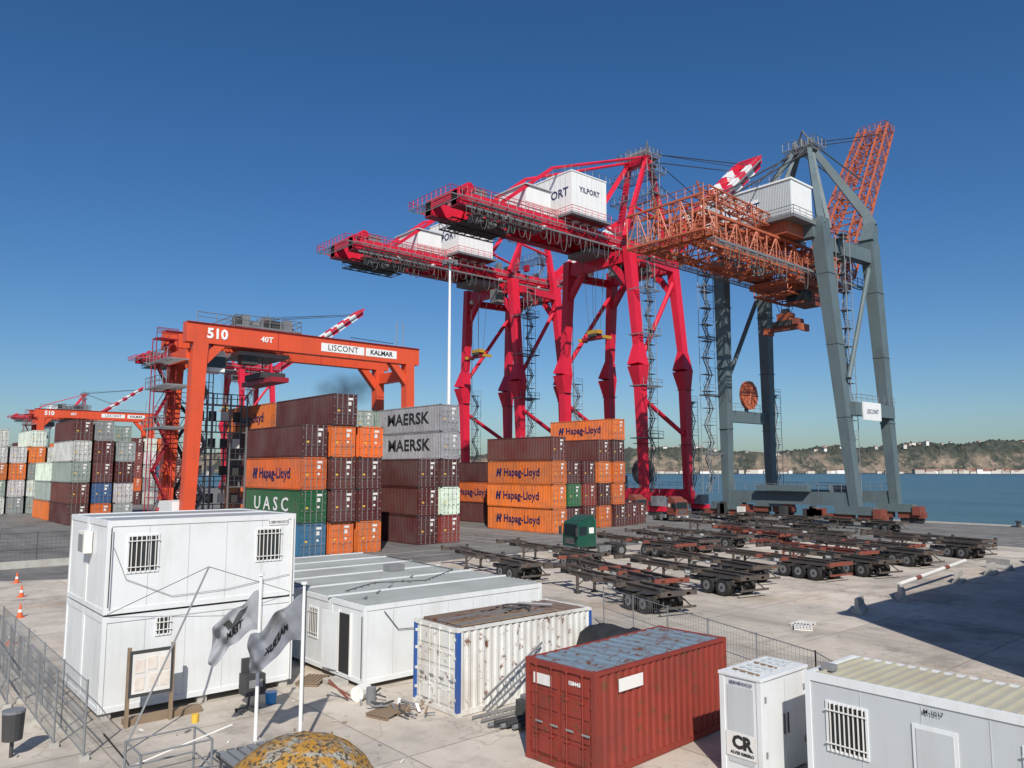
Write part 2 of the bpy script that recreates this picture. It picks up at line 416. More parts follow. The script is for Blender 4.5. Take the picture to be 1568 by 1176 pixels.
    b.beam((ax,-2.5,az+.2),(ax-.5,-2.5,az+3.2),.2,.2,'grey');b.beam((ax,2.5,az+.2),(ax-.5,2.5,az+3.0),.2,.2,'grey')
    for zz in(54,60,64.5): 
        b.grate(ax-2.6,ax+1.5,-5.4,5.4,zz,along='y');b.rail((ax-2.6,-5.4,zz+.1),(ax+1.5,-5.4,zz+.1),'grey',1.1,1.2,.05)
        b.rail((ax-2.6,-5.4,zz+.1),(ax-2.6,5.4,zz+.1),'grey',1.1,1.2,.05)
    b.stairs(ax-1.4,-4.6,50,67,1.5)
    ca,sa=math.cos(boomang),math.sin(boomang);hx,hz=16.2,48.8
    nseg=13
    for i in range(nseg):
        t0=boomlen*i/nseg;t1=boomlen*(i+1)/nseg
        m='red' if (i<5 or i%2==0) else 'white'
        for s in(-1,1):
            b.beam((hx+ca*t0,s*2.4,hz+sa*t0),(hx+ca*t1,s*2.4,hz+sa*t1),1.3,2.5,m)
        if i%2: b.beam((hx+ca*t0,-2.4,hz+sa*t0),(hx+ca*t0,2.4,hz+sa*t0),.6,.9,m)
        b.beam((hx+ca*t0,-2.4,hz+sa*t0),(hx+ca*t1,2.4,hz+sa*t1),.25,.25,m)
    T=lambda t,dy,up:(hx+ca*t-sa*up,dy,hz+sa*t+ca*up)
    b.rod(T(2,-4.0,1.6),T(boomlen,-4.0,1.6),.05,'grey',4);
    b.beam(T(1,-3.8,.6),T(boomlen,-3.8,.6),.7,.08,'grey')
    b.beam(T(boomlen,-3.6,.3),T(boomlen,3.6,.3),.9,1.2,R_)
    b.beam(T(boomlen,-3,.8),T(boomlen+2,-3,.8),.3,.5,R_);b.beam(T(boomlen,3,.8),T(boomlen+2,3,.8),.3,.5,R_);b.beam(T(boomlen+2,-3,.8),T(boomlen+2,3,.8),.3,.4,R_)
    for s in(-1,1):
        for tt in(.45,.92): b.rod((ax,s*2,az+1),T(boomlen*tt,s*2.4,1.3),.11,'dark',4)
        b.beam(T(boomlen*.45,s*2.4,1.2),T(boomlen*.45,s*2.4,2.6),.4,.4,R_)
    b.rod((ax,0,az+2),T(boomlen*.9,0,2),.07,'dark',4)
    b.box(trol-3.5,trol+3.5,-3.2,3.2,46.0,46.9,'grey');b.box(trol-2,trol+2,-2.2,2.2,46.9,48.3,'dark')
    b.box(trol+1,trol+3.6,-5.0,-2.6,42.4,45.2,'grey');b.box(trol+.95,trol+3.65,-5.05,-4.4,42.9,44.5,'glass')
    b.rail((trol-3.5,-3.2,46.9),(trol+3.5,-3.2,46.9),'grey',1.1,1.2,.05)
    b.rod((trol+2.3,-3.8,45.2),(trol+2.3,-3.8,46.2),.3,'dark')
    sz=31
    for dx in(-1.2,1.2):
        for dy in(-1.6,1.6): b.rod((trol+dx,dy,46),(trol+dx*.5,dy*.5,sz+1.7),.05,'dark',4)
    b.box(trol-.7,trol+.7,-1.3,1.3,sz+1,sz+1.7,'yellow');b.box(trol-.5,trol+.5,-3,3,sz,sz+.5,'redd')
    b.box(trol-.9,trol+.9,-.9,.9,sz+.5,sz+1,'dark')
    for e in(-3.1,2.8): b.box(trol-1.1,trol+1.1,e,e+.3,sz-.15,sz+.4,'yellow')
    b.stairs(2.4,-hy+.2,3.5,45,1.5);b.stairs(2.4,hy-.2,3.5,24,1.4)
    b.rod((G+.9,2,7.2),(G+1.5,2,7.2),2.6,'dark',20);b.beam((G+.6,2,3.3),(G+.6,2,7.4),.5,.5,'grey')
    b.box(1.1,3.4,-2.6,2.6,4.2,6.6,'grey')
    for zz in(13,22,31,39):
        b.grate(-1.6,3.6,-hy-1.5,-hy+1.6,zz);b.rail((-1.6,-hy-1.5,zz+.1),(3.6,-hy-1.5,zz+.1),'grey',1.1,1.2,.045)
    for xx in(-28,-20,-3,8): b.box(xx,xx+.6,-5.8,-5.3,46.6,47.2,'white')
    b.stairs(G+1.8,-hy,3.5,20,1.2)
    rr=random.Random(int(oy))
    for k in range(16):
        xx=rr.uniform(-2,G);yy=rr.choice([-1,1])*rr.uniform(3,7);b.rod((xx,yy,45.6),(xx+rr.uniform(-.4,.4),yy,45.6-rr.uniform(1,4)),.06,'dark',4)
    for k in range(18):
        xx=rr.uniform(-2,G+1);yy=rr.uniform(-6,6);zz=rr.choice([49.9,50.2,43.8]);b.box(xx,xx+rr.uniform(.5,1.6),yy,yy+rr.uniform(.5,1.4),zz,zz+rr.uniform(.6,1.8),rr.choice(['grey','dark','white','redd']))
    o=b.obj(name,loc=(ox,oy,0));o.scale=(scale,)*3
    text('YILPORT',2.1,'-x',(-13.86,-1.2,54.6),'navy',o,bold=.03)
    text('YILPORT',1.3,'-y',(-9.4,-6.06,55.2),'navy',o,bold=.02)
    return o
sts('gantry_crane',103.8,94.2,R(40),45,-2)
sts('gantry_crane',103.8,125.6,R(38),34,-4)
sts('gantry_crane',111,287,R(37),48,-4,.95)
sts('gantry_crane',108,560,R(36),46,-4,.82)
# ------------------------------------------------------------------ blue crane
def bluecrane():
    b=MB();B='bluegrey';x0,x1,y0,y1=103.6,116,48.6,68.4
    tops={(0,0):(102.6,51.5,43),(1,0):(115.0,50.0,41.5),(0,1):(101.4,67.0,40),(1,1):(113.6,67,40)}
    for i,x in enumerate((x0,x1)):
        for j,y in enumerate((y0,y1)):
            T=tops[(i,j)]
            b.beam((x,y,2.6),T,1.2,1.4,B,1.9,2.3 if j==0 else 1.7)
            for zz in(.3,.55,.8):
                Pz=Vector((x,y,2.6)).lerp(Vector(T),zz);ww=.66+.36*zz;hh=.76+.45*zz
                b.box(Pz.x-hh,Pz.x+hh,Pz.y-ww-.02,Pz.y+ww+.02,Pz.z,Pz.z+.1,B)
            for k in(-2.2,2.2):
                b.box(x-.55,x+.55,y+k-1.8,y+k+1.8,.75,1.6,'chasr')
                for w in(-1.2,-.4,.4,1.2): b.rod((x-.3,y+k+w,.45),(x+.3,y+k+w,.45),.4,'dark',10)
            b.box(x-.8,x+.8,y-2.6,y+2.6,1.6,2.7,B)
            b.box(x-1.0,x+1.0,y-3.6,y-2.6,1.2,2.4,'chasr')
        b.box(x-.55,x+.55,y0,y1,2.7,4.5,B)
        b.rail((x-.6,y0,4.5),(x-.6,y1,4.5))
    for j,y in enumerate((y0,y1)):
        b.box(x0,x1,y-.55,y+.55,15.0,16.8,B)
        b.rail((x0,y-.6,16.8),(x1,y-.6,16.8))
        T0=tops[(0,j)];T1=tops[(1,j)]
        b.beam((T0[0],T0[1],39.5),(T1[0],T1[1],39.2),1.4,2.0,B)
        b.rod((x0-.3,y,20),(T1[0]-.4,T1[1],38),.35,B,8)
    b.box(x0+2,x1-5,y0-.75,y0-.56,14.4,16.9,'white')
    b.beam((101.6,51.6,41.2),(101.4,67,41.2),1.4,2.0,B);b.beam((115.0,50,40.8),(113.6,67,40.8),1.5,2.2,B)
    ap=Vector((112.4,58.5,58.0))
    for y,t in((50.2,(115.0,50.1,41.5)),(66.8,(113.6,66.8,41.5))):
        s=-1 if y<58 else 1
        b.beam(t,(116.2,y,44.6),1.9,2.3,B,1.6,1.8);b.beam((116.2,y,44.4),(116.0,y-s*.5,46.4),1.6,1.8,B,1.2,1.3)
        b.beam((116.0,y-s*.4,46.2),ap+Vector((.6,s*1.4,0)),1.2,1.3,B,.8,.9)
        b.beam((102.2,y+s*-.8,42),ap+Vector((-.8,s*1.4,0)),1.0,1.1,B,.7,.7)
        b.beam((108,y-s*2.5,43),ap+Vector((0,s*1.4,-.2)),.6,.6,B,.5,.5)
    z=58.0
    b.grate(110.9,114.4,55.8,61.2,z+.3);b.box(111.6,113.6,56.4,60.6,z-.4,z+.2,'grey')
    for p,q in(((110.9,55.8),(114.4,55.8)),((110.9,55.8),(110.9,61.2)),((114.4,55.8),(114.4,61.2))): b.rail((p[0],p[1],z+.3),(q[0],q[1],z+.3),'grey',1.3,1,.06)
    for y in(57.2,58.5,59.8): b.rod((112.5,y-.2,z+1.2),(112.5,y+.2,z+1.2),.8,'grey',14)
    b.beam((111.6,56.5,z+.5),(112.3,58.5,z+3.4),.2,.2,'grey');b.beam((113.6,60.5,z+.5),(112.3,58.5,z+3.4),.2,.2,'grey')
    gx0=79;GL_=118-gx0
    for y in(55.4,61.4):
        b.truss((gx0,y,37.8),(118,y,37.8),1.7,4.0,16,.17,.11,'lat')
    for i in range(0,17):
        x=gx0+i*GL_/16
        b.beam((x,54.6,39.9),(x,62.2,39.9),.22,.3,'lat');
        if i<16: b.rod((x,54.6,39.9),(x+GL_/16,62.2,39.9),.09,'lat',4);b.rod((x,62.2,39.9),(x+GL_/16,54.6,39.9),.09,'lat',4)
        if i%3==0: b.beam((x,53.2,36),(x,63.8,36),.2,.3,'lat')
        b.rod((x,54.6,35.9),(x,62.2,35.9),.1,'lat',4)
        for yy in(52.9,64.1): b.rod((x,yy,35.7),(x,55.4 if yy<58 else 61.4,37.6),.06,'lat',4)
    for y in(53.0,63.9):
        b.grate(gx0-1,119,y-.5,y+.5,35.65);b.rail((gx0-1,y+(.5 if y>58 else -.5),35.7),(119,y+(.5 if y>58 else -.5),35.7),'lat',1.15,1.5,.055)
    b.truss((gx0-1.5,52.5,38.6),(gx0-1.5,64.5,38.6),2.6,4.4,7,.13,.09,'lat')
    b.grate(gx0-2.8,gx0,52.5,64.5,36.3,'lat',along='y');b.rail((gx0-2.8,52.5,40.8),(gx0-2.8,64.5,40.8),'lat',1.2,1.3,.06)
    b.rail((gx0-2.8,52.5,36.3),(gx0-2.8,64.5,36.3),'lat',1.2,1.3,.06)
    b.truss((gx0+1,55,42.4),(96,56,42.4),1.4,1.6,9,.09,.07,'lat')
    for x in(80,84,88,92): b.beam((x,55,39.8),(x-1.5,55,43.6),.16,.2,'lat');b.beam((x,62,39.8),(x-1.5,62,43.6),.16,.2,'lat')
    rr=random.Random(8)
    for k in range(26):
        xx=rr.uniform(gx0,116);yy=rr.uniform(54.5,62);zz=rr.choice([36.0,40.1]);b.box(xx,xx+rr.uniform(.5,1.6),yy,yy+rr.uniform(.4,1.3),zz,zz+rr.uniform(.4,1.3),rr.choice(['grey','dark','lat','label','lat']))
    i=0;x=gx0+1
    while x<104:
        n=7;dr=2.0+.9*math.sin(i*2.1)
        b.poly([(x+1.4*t/n,52.3,35.3-dr*math.sqrt(max(0,1-(2*t/n-1)**2))) for t in range(n+1)],.065,'dark');x+=1.9;i+=1
    b.beam((gx0,52.3,35.4),(118,52.3,35.4),.15,.25,'grey')
    b.box(95.4,102.4,51.4,66.4,41.9,42.4,'grey')
    b.box(96,101.6,52,66,42.4,47.4,'cabing')  # grey wall colour stands in for grazing sun on the long side
    for k in range(56): b.box(95.93,96,52.05+k*.25,52.17+k*.25,42.5,47.3,'cabing')
    b.box(95.8,101.8,51.8,66.2,47.4,47.65,'white');b.box(96.0,101.6,51.94,52,42.4,47.4,'white')  # white sheet over the grey end wall paints in the sunlit face
    b.rail((95.4,51.4,42.4),(102.4,51.4,42.4),'grey',1.1,1.5,.05);b.rail((95.4,51.4,42.4),(95.4,66.4,42.4),'grey',1.1,1.5,.05)
    b.rail((95.9,52,47.65),(95.9,66,47.65),'grey',1,1.5,.04)
    b.box(95.84,95.93,57,63,43.6,45.8,'white')
    b.box(96.5,101,53,62,40.2,41.9,'lat')
    h=Vector((118.5,58.5,38.5));t=Vector((139.5,58.5,69.2))
    b.truss(h+Vector((0,-3.2,0)),t+Vector((0,-1.9,0)),1.5,2.6,18,.14,.09,'lat');b.truss(h+Vector((0,3.2,0)),t+Vector((0,1.9,0)),1.5,2.6,18,.14,.09,'lat')
    for i in range(13):
        P=h.lerp(t,i/12);w=3.2-1.3*i/12;b.beam(P+Vector((0,-w,0)),P+Vector((0,w,0)),.2,.25,'lat')
        if i<12:
            Q=h.lerp(t,(i+1)/12);b.rod(P+Vector((0,-w,0)),Q+Vector((0,w-.1,0)),.09,'lat',4)
    b.grate(138.2,141.5,56,61,69.2,'lat');b.rail((138.2,56,69.2),(141.5,56,69.2),'lat',1.2,1,.06)
    b.rail((138.2,56,69.2),(138.2,61,69.2),'lat',1.2,1,.06)
    for s in(-1.5,1.5):
        b.rod(ap+Vector((0,s,1)),h.lerp(t,.6)+Vector((0,s,0)),.13,B,5);b.rod(ap+Vector((0,s,1)),h.lerp(t,.97)+Vector((0,s,0)),.08,'dark',4)
        b.rod(ap+Vector((0,s,1)),(98,58.5+s,48),.1,'dark',4);b.rod(ap+Vector((0,s,0)),(82,58.5+s*2,41),.12,'dark',4)
    b.box(102,110,54.4,62.6,34.4,35.3,'lat');b.box(104,109,55,57.6,31.8,34.4,'chasr');b.box(103.9,106,54.9,57.7,32.2,33.6,'glass')
    b.truss((101,58.5,33.8),(111,58.5,33.8),5.4,1.4,5,.13,.09,'lat')
    for dx in(-1,1):
        for dy in(-1.6,1.6): b.rod((105+dx,58.5+dy,34.3),(105+dx*.3,58.5+dy*.4,30.6),.05,'dark',4)
    b.box(104.3,105.7,57.4,59.6,29.6,30.7,'lat');b.rod((105,58.0,31),(105,59,31),.5,'grey',12)
    b.box(104.5,105.5,55.6,61.4,28.2,28.8,'chasr')
    for y in(55.5,61.2): b.box(103.8,106.2,y,y+.4,27.8,28.8,'lat')
    b.box(104.2,105.8,56.6,60.4,28.8,29.6,'dark');b.box(104.0,106.0,56.2,57,28.8,29.7,'chasr')
    b.rod((109,67.4,19.4),(109,67.9,19.4),2.3,'lat',24)
    for k in range(10):
        a=k*math.pi/5;b.rod((109,67.3,19.4),(109+2.3*math.cos(a),67.3,19.4+2.3*math.sin(a)),.07,'lat',4)
    b.beam((109,68.2,16.8),(109,68.2,19.4),.4,.4,B)
    b.stairs(x0-3.4,y1+.8,4,39,1.6);b.stairs(x0+2.2,y0+1.2,4,41,1.0);b.stairs(x1+2,y1,4,20,1.0)
    for zz in(10,19,28,36): b.grate(x0-4.6,x0,y1-.1,y1+1.6,zz)
    b.box(x0+1,x0+3.6,y0+1,y0+4,2.8,5.4,'grey');b.box(x0-1.6,x0-.7,y0+6,y0+14,4.6,5.4,B)
    for k in range(10):
        yy=rr.uniform(y0,y1);b.box(x0-1.6,x0-.6,yy,yy+rr.uniform(.5,1.5),1.0,1+rr.uniform(.6,2),rr.choice(['chasr','grey','dark','label']))
    o=b.obj('lattice_boom_gantry_crane')
    text('LISCONT',1.6,'-x',(95.82,60,44.7),'navy',o,bold=.03)
    text('LISCONT',.9,'-y',(108.3,47.82,15.6),'navy',o)
bluecrane()
# ------------------------------------------------------------------ RTG
def rtg(name,x0,x1,y0,y1,H,label=True):
    b=MB();O='orange'
    for j,y in enumerate((y0,y1)):
        b.box(x0-.9,x1+.9,y-.55,y+.55,H-1.9,H,O)
        b.box(x0-.9,x1+.9,y-.7,y+.7,H,H+.06,'redd')
        for x in(x0,x1):
            b.beam((x,y,1.9),(x+(.5 if x==x0 else -.3),y,H-1.8),1.0,1.1,O,1.1,1.4 if x==x0 else 1.1)
            b.beam((x+(.4 if x==x0 else -.4),y,H-4.2),(x+(2.6 if x==x0 else -2.6),y,H-1.7),.8,.8,O)
        for k in range(1,9): xx=x0+(x1-x0)*k/9;b.box(xx-.03,xx+.03,y-.565,y+.565,H-1.88,H-.02,'redd' if k in(3,6) else O)
    for x in(x0,x1):
        b.box(x-.5,x+.5,y0-3,y1+3,1.3,2.3,O)
        b.box(x-.5,x+.5,y0+.5,y1-.5,H-3.6,H-2.4,O)
        for y in(y0-2.4,y0-.6,y1+.6,y1+2.4): b.rod((x-.35,y,.78),(x+.35,y,.78),.78,'rubber',18)
    tx=x0+7
    b.grate(tx-3.2,tx+3.6,y0-.7,y1+.9,H+.2);b.box(tx-2.0,tx-.2,y0+1.4,y1-1,H+.1,H+1.1,'grey');b.box(tx+.8,tx+2.4,y0+1.6,y1-2,H+.1,H+1.0,'dark')
    b.box(tx+2.3,tx+3.2,y0+.6,y0+1.8,H+.2,H+1.5,'grey');b.box(tx-3.0,tx-2.4,y0+.2,y0+1.2,H+.2,H+1.3,'dark');b.box(tx-1.4,tx-.6,y0-.3,y0+.5,H+.2,H+.9,'grey')
    b.box(tx+.2,tx+1.6,y0-.2,y0+.9,H+.2,H+1.2,'dark');b.box(tx-2.3,tx-1.5,y0+.2,y0+1.3,H+.2,H+1.5,'grey')
    b.rod((tx+.2,y0+1,H+.8),(tx+.2,y1-1,H+.8),.5,'grey',12)
    for p,q in(((tx-3.2,y0-.7),(tx+3.6,y0-.7)),((tx-3.2,y0-.7),(tx-3.2,y1+.9)),((tx+3.6,y0-.7),(tx+3.6,y1+.9))): b.rail((p[0],p[1],H+.2),(q[0],q[1],H+.2),'grey',1.1,1,.04)
    b.box(tx-5.4,tx-3.6,y0+.9,y0+2.9,H-4.4,H-2.3,'white');b.box(tx-5.45,tx-3.55,y0+.85,y0+1.3,H-4.0,H-2.9,'glass')
    b.box(tx-4.8,tx-4.2,y0+1.5,y0+2.3,H-2.3,H,'grey')
    b.box(tx-2.3,tx+3,y0+.7,y1-.6,H-2.5,H-2.1,'grey');b.box(tx-2,tx-.3,y0+.65,y0+1.8,H-3.4,H-2.5,'dark')
    for dy in(1.5,4.5):
        for dx in(.5,2.6): b.rod((tx+dx,y0+dy,H),(tx+dx,y0+dy,H-4),.04,'dark',4)
    b.box(tx+.3,tx+2.8,y0+1,y1-1,H-4.6,H-4.0,'dark');b.box(tx+.6,tx+2.5,y0-.5,y1+.5,H-5.1,H-4.6,'redd')
    b.rail((x0,y0-.65,H+.06),(tx-3.4,y0-.65,H+.06),'grey',1,1.5,.04)
    b.stairs(x0+1.9,(y0+y1)/2,2.3,H-2,1.4)
    b.stairs(x0-1.1,y1-1.5,2.3,H-1,1.3,'redd')
    for zz in(H-6,H-10,H-3.5): b.grate(x0-2.2,x0+.2,y0+.5,y1+.5,zz);b.rail((x0-2.2,y0+.5,zz+.08),(x0-2.2,y1+.5,zz+.08),'grey',1,1,.04)
    b.box(x0-1.0,x0+1.0,y0+1,y1-1,2.3,4.6,'white')
    for k in range(2): b.rod((x1-1-k*.9,y0,H),(x1-1-k*.9,y0,H+3),.06,'grey',4)
    b.box(x0+13,x0+18.2,y0-.58,y0-.568,H-1.45,H-.55,'white');b.box(x1-6.2,x1-2.2,y0-.58,y0-.568,H-1.45,H-.55,'white')
    b.rod((tx+10,y0+.5,H+.6),(x1-2,y0+.5,H+.5),.04,'dark',4)
    o=b.obj(name)
    if label:
        text('510',1.35,'-y',(x0+2.0,y0-.6,H-.95),'whitet',o,bold=.05)
        text('40T',.8,'-y',(x0+7,y0-.6,H-.95),'whitet',o,bold=.02)
        text('LISCONT',.9,'-y',(x0+15.6,y0-.6,H-1.0),'black',o);text('KALMAR',.75,'-y',(x1-4.2,y0-.6,H-1.0),'black',o,bold=.02)
    return o
rtg('rubber_tyred_gantry_crane',24.8,49.4,75,81.6,21.6)
rtg('rubber_tyred_gantry_crane',34,59,206,212.6,21.6)
b=MB()
for lv in range(5):
    z=2.9*(lv+1);b.box(27.5,33,81.8,83.4,z-.08,z,'grey');b.rail((27.5,81.8,z),(33,81.8,z),'dark',1.1,1,.05)
for x in(27.5,29.3,31.2,33): 
    for y in(81.8,83.4): b.box(x-.08,x+.08,y-.08,y+.08,0,15.6,'grey')
for lv in range(5):
    for k in range(4): b.box(28+k*1.3,28.7+k*1.3,82.6,83.0,2.9*lv+1.2,2.9*lv+2.2,'dark' if (k+lv)%3 else 'label')
b.stairs(26.6,82.6,0,14.5,1.4,'dark');b.obj('reefer_access_rack')
b=MB();b.rod((58,79,0),(58,79,35),.30,'white',12,.14);b.rod((58,79,34.3),(58,79,34.55),.75,'grey',12)
for k in range(6):
    a=k*math.pi/3;b.box(58+.8*math.cos(a)-.2,58+.8*math.cos(a)+.2,79+.8*math.sin(a)-.2,79+.8*math.sin(a)+.2,34.0,34.6,'grey')
b.box(57.5,58.5,78.5,79.5,0,.6,'conc');b.obj('floodlight_mast')
# exhaust smoke above the container crane
m=bpy.data.materials.new('exhaust_smoke');m.use_nodes=True;nt=m.node_tree
nt.nodes.remove(nt.nodes['Principled BSDF']);out=nt.nodes['Material Output'];pv=nt.nodes.new('ShaderNodeVolumePrincipled')
pv.inputs['Color'].default_value=(.12,.12,.13,1);tc=nt.nodes.new('ShaderNodeTexCoord')
nz=noise(nt,.35,4,tc.outputs['Object'],.6)
ln=nt.nodes.new('ShaderNodeVectorMath');ln.operation='LENGTH'
mp=nt.nodes.new('ShaderNodeMapping');mp.inputs['Scale'].default_value=(1/4.5,1/4.5,1/2.6);nt.links.new(tc.outputs['Object'],mp.inputs[0]);nt.links.new(mp.outputs[0],ln.inputs[0])
fo=nt.nodes.new('ShaderNodeMapRange');fo.inputs[1].default_value=1.0;fo.inputs[2].default_value=0.0;fo.inputs[3].default_value=0;fo.inputs[4].default_value=1;nt.links.new(ln.outputs['Value'],fo.inputs[0])
rz_=ramp(nt,nz,.38,.66);mu=nt.nodes.new('ShaderNodeMath');mu.operation='MULTIPLY';nt.links.new(rz_,mu.inputs[0]);nt.links.new(fo.outputs[0],mu.inputs[1])
mu2=nt.nodes.new('ShaderNodeMath');mu2.operation='MULTIPLY';mu2.inputs[1].default_value=.5;nt.links.new(mu.outputs[0],mu2.inputs[0]);nt.links.new(mu2.outputs[0],pv.inputs['Density'])
nt.links.new(pv.outputs[0],out.inputs['Volume'])
bpy.ops.mesh.primitive_uv_sphere_add(segments=24,ring_count=12,radius=1);o=bpy.context.object;o.name='smoke_plume'
for v in o.data.vertices: v.co=Vector((v.co.x*4.5,v.co.y*4.5,v.co.z*2.6))
o.location=(47.5,86.5,17.6);o.data.materials.append(m)
# ------------------------------------------------------------------ chassis trailers
def wheel(b,x,y,z,r,w,m='rubber'):
    b.rod((x-w/2,y,z),(x+w/2,y,z),r,m,18);b.rod((x-w/2-.01,y,z),(x+w/2+.01,y,z),r*.55,'grey',12);b.rod((x-w/2-.03,y,z),(x+w/2+.03,y,z),r*.2,'dark',8)
def chassis_mesh(name,cc,L=12.3,ax=(1.6,2.9),cc2=None):
    b=MB();cc2=cc2 or cc
    for x in(-.48,.48):
        b.box(x-.08,x+.08,.2,L-2.4,1.02,1.05,cc);b.box(x-.08,x+.08,.2,L-2.4,1.30,1.34,cc);b.box(x-.02,x+.02,.2,L-2.4,1.05,1.30,cc)
        b.beam((x,L-2.4,1.2),(x,L-2.0,1.36),.14,.24,cc);b.box(x-.07,x+.07,L-2.0,L,1.28,1.44,cc)
    for y in(.12,L*.33,L*.52,L-.12):
        h=1.42 if y>L-1 else 1.32
        b.box(-1.2,1.2,y-.12,y+.12,h-.24,h,cc2)
        for s in(-1,1): b.box(s*1.13-.09,s*1.13+.09,y-.11,y+.11,h,h+.12,'dark')
    for k in range(11): b.box(-.46,.46,.8+k*.98,.9+k*.98,1.08,1.2,cc)
    for y in ax:
        b.rod((-1,y,.52),(1,y,.52),.07,'dark',8)
        for s in(-1,1):
            wheel(b,s*1.02,y,.52,.52,.28);wheel(b,s*.70,y,.52,.52,.26)
            b.box(s*.48-.05,s*.48+.05,y-.5,y+.5,.62,.72,'dark')
            b.box(s*.9-.3,s*.9+.3,y-.45,y+.45,1.06,1.09,'dark')
    b.box(-.6,.6,ax[0]-.4,ax[-1]+.4,.8,.95,cc)
    for s in(-1,1):
        b.box(s*.62-.07,s*.62+.07,L-3.4,L-3.26,.12,1.1,cc);b.box(s*.62-.16,s*.62+.16,L-3.5,L-3.16,.03,.12,'dark')
        b.beam((s*.62,L-3.3,.5),(s*.48,L-4.3,1.1),.06,.06,cc)
        b.beam((s*.9,.15,.5),(s*.5,.7,1.05),.07,.07,cc)
        b.box(s*1.2-.02,s*1.2+.02,4.2,4.8,1.0,1.26,'grey');b.box(s*1.225-.005,s*1.225+.005,4.3,4.7,1.05,1.21,'label')
        b.rod((s*.3,4.0,.7),(s*.3,5.2,.7),.16,'dark',10)
    b.box(-1.15,1.15,.02,.1,.42,.54,cc2)
    b.box(-.75,-.5,-.0,.018,1.12,1.24,'chasr');b.box(.5,.75,-.0,.018,1.12,1.24,'chasr')
    b.poly([(.2,.3+k*.8,1.0-.06*(k%2)) for k in range(14)],.025,'dark')
    b.box(-.4,.5,L-1.6,L-.9,1.0,1.25,'dark')
    me=bpy.data.meshes.new(name);me.from_pydata(b.v,[],b.f)
    for m in b.mats: me.materials.append(m)
    me.polygons.foreach_set('material_index',b.mi);me.update();return me
CH=[chassis_mesh('chassis_a','chas'),chassis_mesh('chassis_b','chas',12.6,(1.4,2.7,4.0),'chasr'),chassis_mesh('chassis_c','chasr',11.2)]
def chas(x,y,rz,z=0,k=None):
    inst('container_chassis_trailer',CH[rnd.choice([0,0,1,1,2]) if k is None else k],(x,y,z),rz)
th=R(-14)
for x,y,da,fl,k in((33.4,25.2,0,0,0),(36.0,38.9,4,0,0),(36.9,28.3,-4,0,1),(41.6,25.8,2.5,0,0),(46.6,28.0,-2,0,0),(44.0,40.5,8,0,0),(52.0,25.6,3,0,1),(56.0,24.0,-3,0,0),(55.0,40.6,5,0,1),
    (60.6,27.6,2,0,2),(59.6,41.4,-3,0,0),(64.5,24.3,-2,0,0),(69.0,27.3,5,0,1),(73.6,23.5,-4,0,0),(66.4,42,7,0,0),(71,40,-6,0,2),(77.5,37.0,8,0,0),(78.6,24.9,2,0,0)):
    chas(x,y,th+R(da),0,k)
for x,y in((80,50),(87,44),(92,58),(97,40),(98.5,52)): chas(x,y,th+R(rnd.uniform(-8,8)),0,rnd.choice([0,1,2]))
def truck(name,x,y,rz,col='green'):
    b=MB()
    pr=[(0,.95),(0,1.8),(.12,2.95),(.35,3.15),(1.9,3.3),(1.9,.95)]
    vs=[(p[0],s*1.22,p[1]) for s in(-1,1) for p in pr];n=len(pr)
    b.add(vs,[tuple(range(n)),tuple(range(2*n-1,n-1,-1))]+[(i,i+n,(i+1)%n+n,(i+1)%n) for i in range(n)],col)
    pr2=[(.5,3.18),(1.2,3.6),(1.85,3.65),(1.85,3.25)];n=4
    b.add([(p[0],s*1.05,p[1]) for s in(-1,1) for p in pr2],[tuple(range(n)),tuple(range(2*n-1,n-1,-1))]+[(i,i+n,(i+1)%n+n,(i+1)%n) for i in range(n)],col)
    b.add([(-.015,-1.08,1.88),(-.015,1.08,1.88),(.085,1.05,2.82),(.085,-1.05,2.82)],[(0,3,2,1)],'glass')
    for s in(-1,1): b.box(.22,.95,s*1.22-.015,s*1.22+.015,1.95,2.7,'glass');b.box(1.05,1.08,s*1.22-.012,s*1.22+.012,1.0,2.95,'dark');b.box(1.2,1.7,s*1.22-.012,s*1.22+.012,2.1,2.6,'label')
    b.box(-.03,0,-.8,.8,1.15,1.7,'dark');b.box(-.14,.25,-1.22,1.22,.4,.95,'grey')
    for k in range(4): b.box(-.05,-.03,-.75,.75,1.2+k*.13,1.24+k*.13,'rod')
    for s in(-1,1):
        b.box(-.16,-.14,s*.85-.2,s*.85+.2,.6,.8,'label');b.box(-.25,-.05,s*1.38-.1,s*1.38+.1,1.9,2.6,'dark')
        b.box(.9,5.6,s*.45-.08,s*.45+.08,.75,1.0,'dark')
        b.beam((0,s*1.2,2.8),(-.1,s*1.38,2.6),.05,.05,'dark')
        b.box(2.2,3.4,s*1.15-.2,s*1.15+.2,.5,1.0,'grey')
    for wx in(.75,4.6):
        for s in(-1,1):
            for off in((1.1,) if wx<1 else (1.05,.74)):
                b.rod((wx,s*off-.14,.52),(wx,s*off+.14,.52),.52,'rubber',18);b.rod((wx,s*off-.16,.52),(wx,s*off+.16,.52),.28,'grey',12)
    b.box(3.9,5.2,-.6,.6,1.0,1.12,'dark')
    b.rod((2.05,-.9,1),(2.05,-.9,3.3),.08,'grey',8)
    return b.obj(name,loc=(x,y,0),rz=rz,bevel=.04)
truck('truck_tractor',48.6,48.2,R(-14))
truck('truck_tractor',94,70,R(80),'chasr');truck('terminal_tractor',97,80,R(85),'chasr')
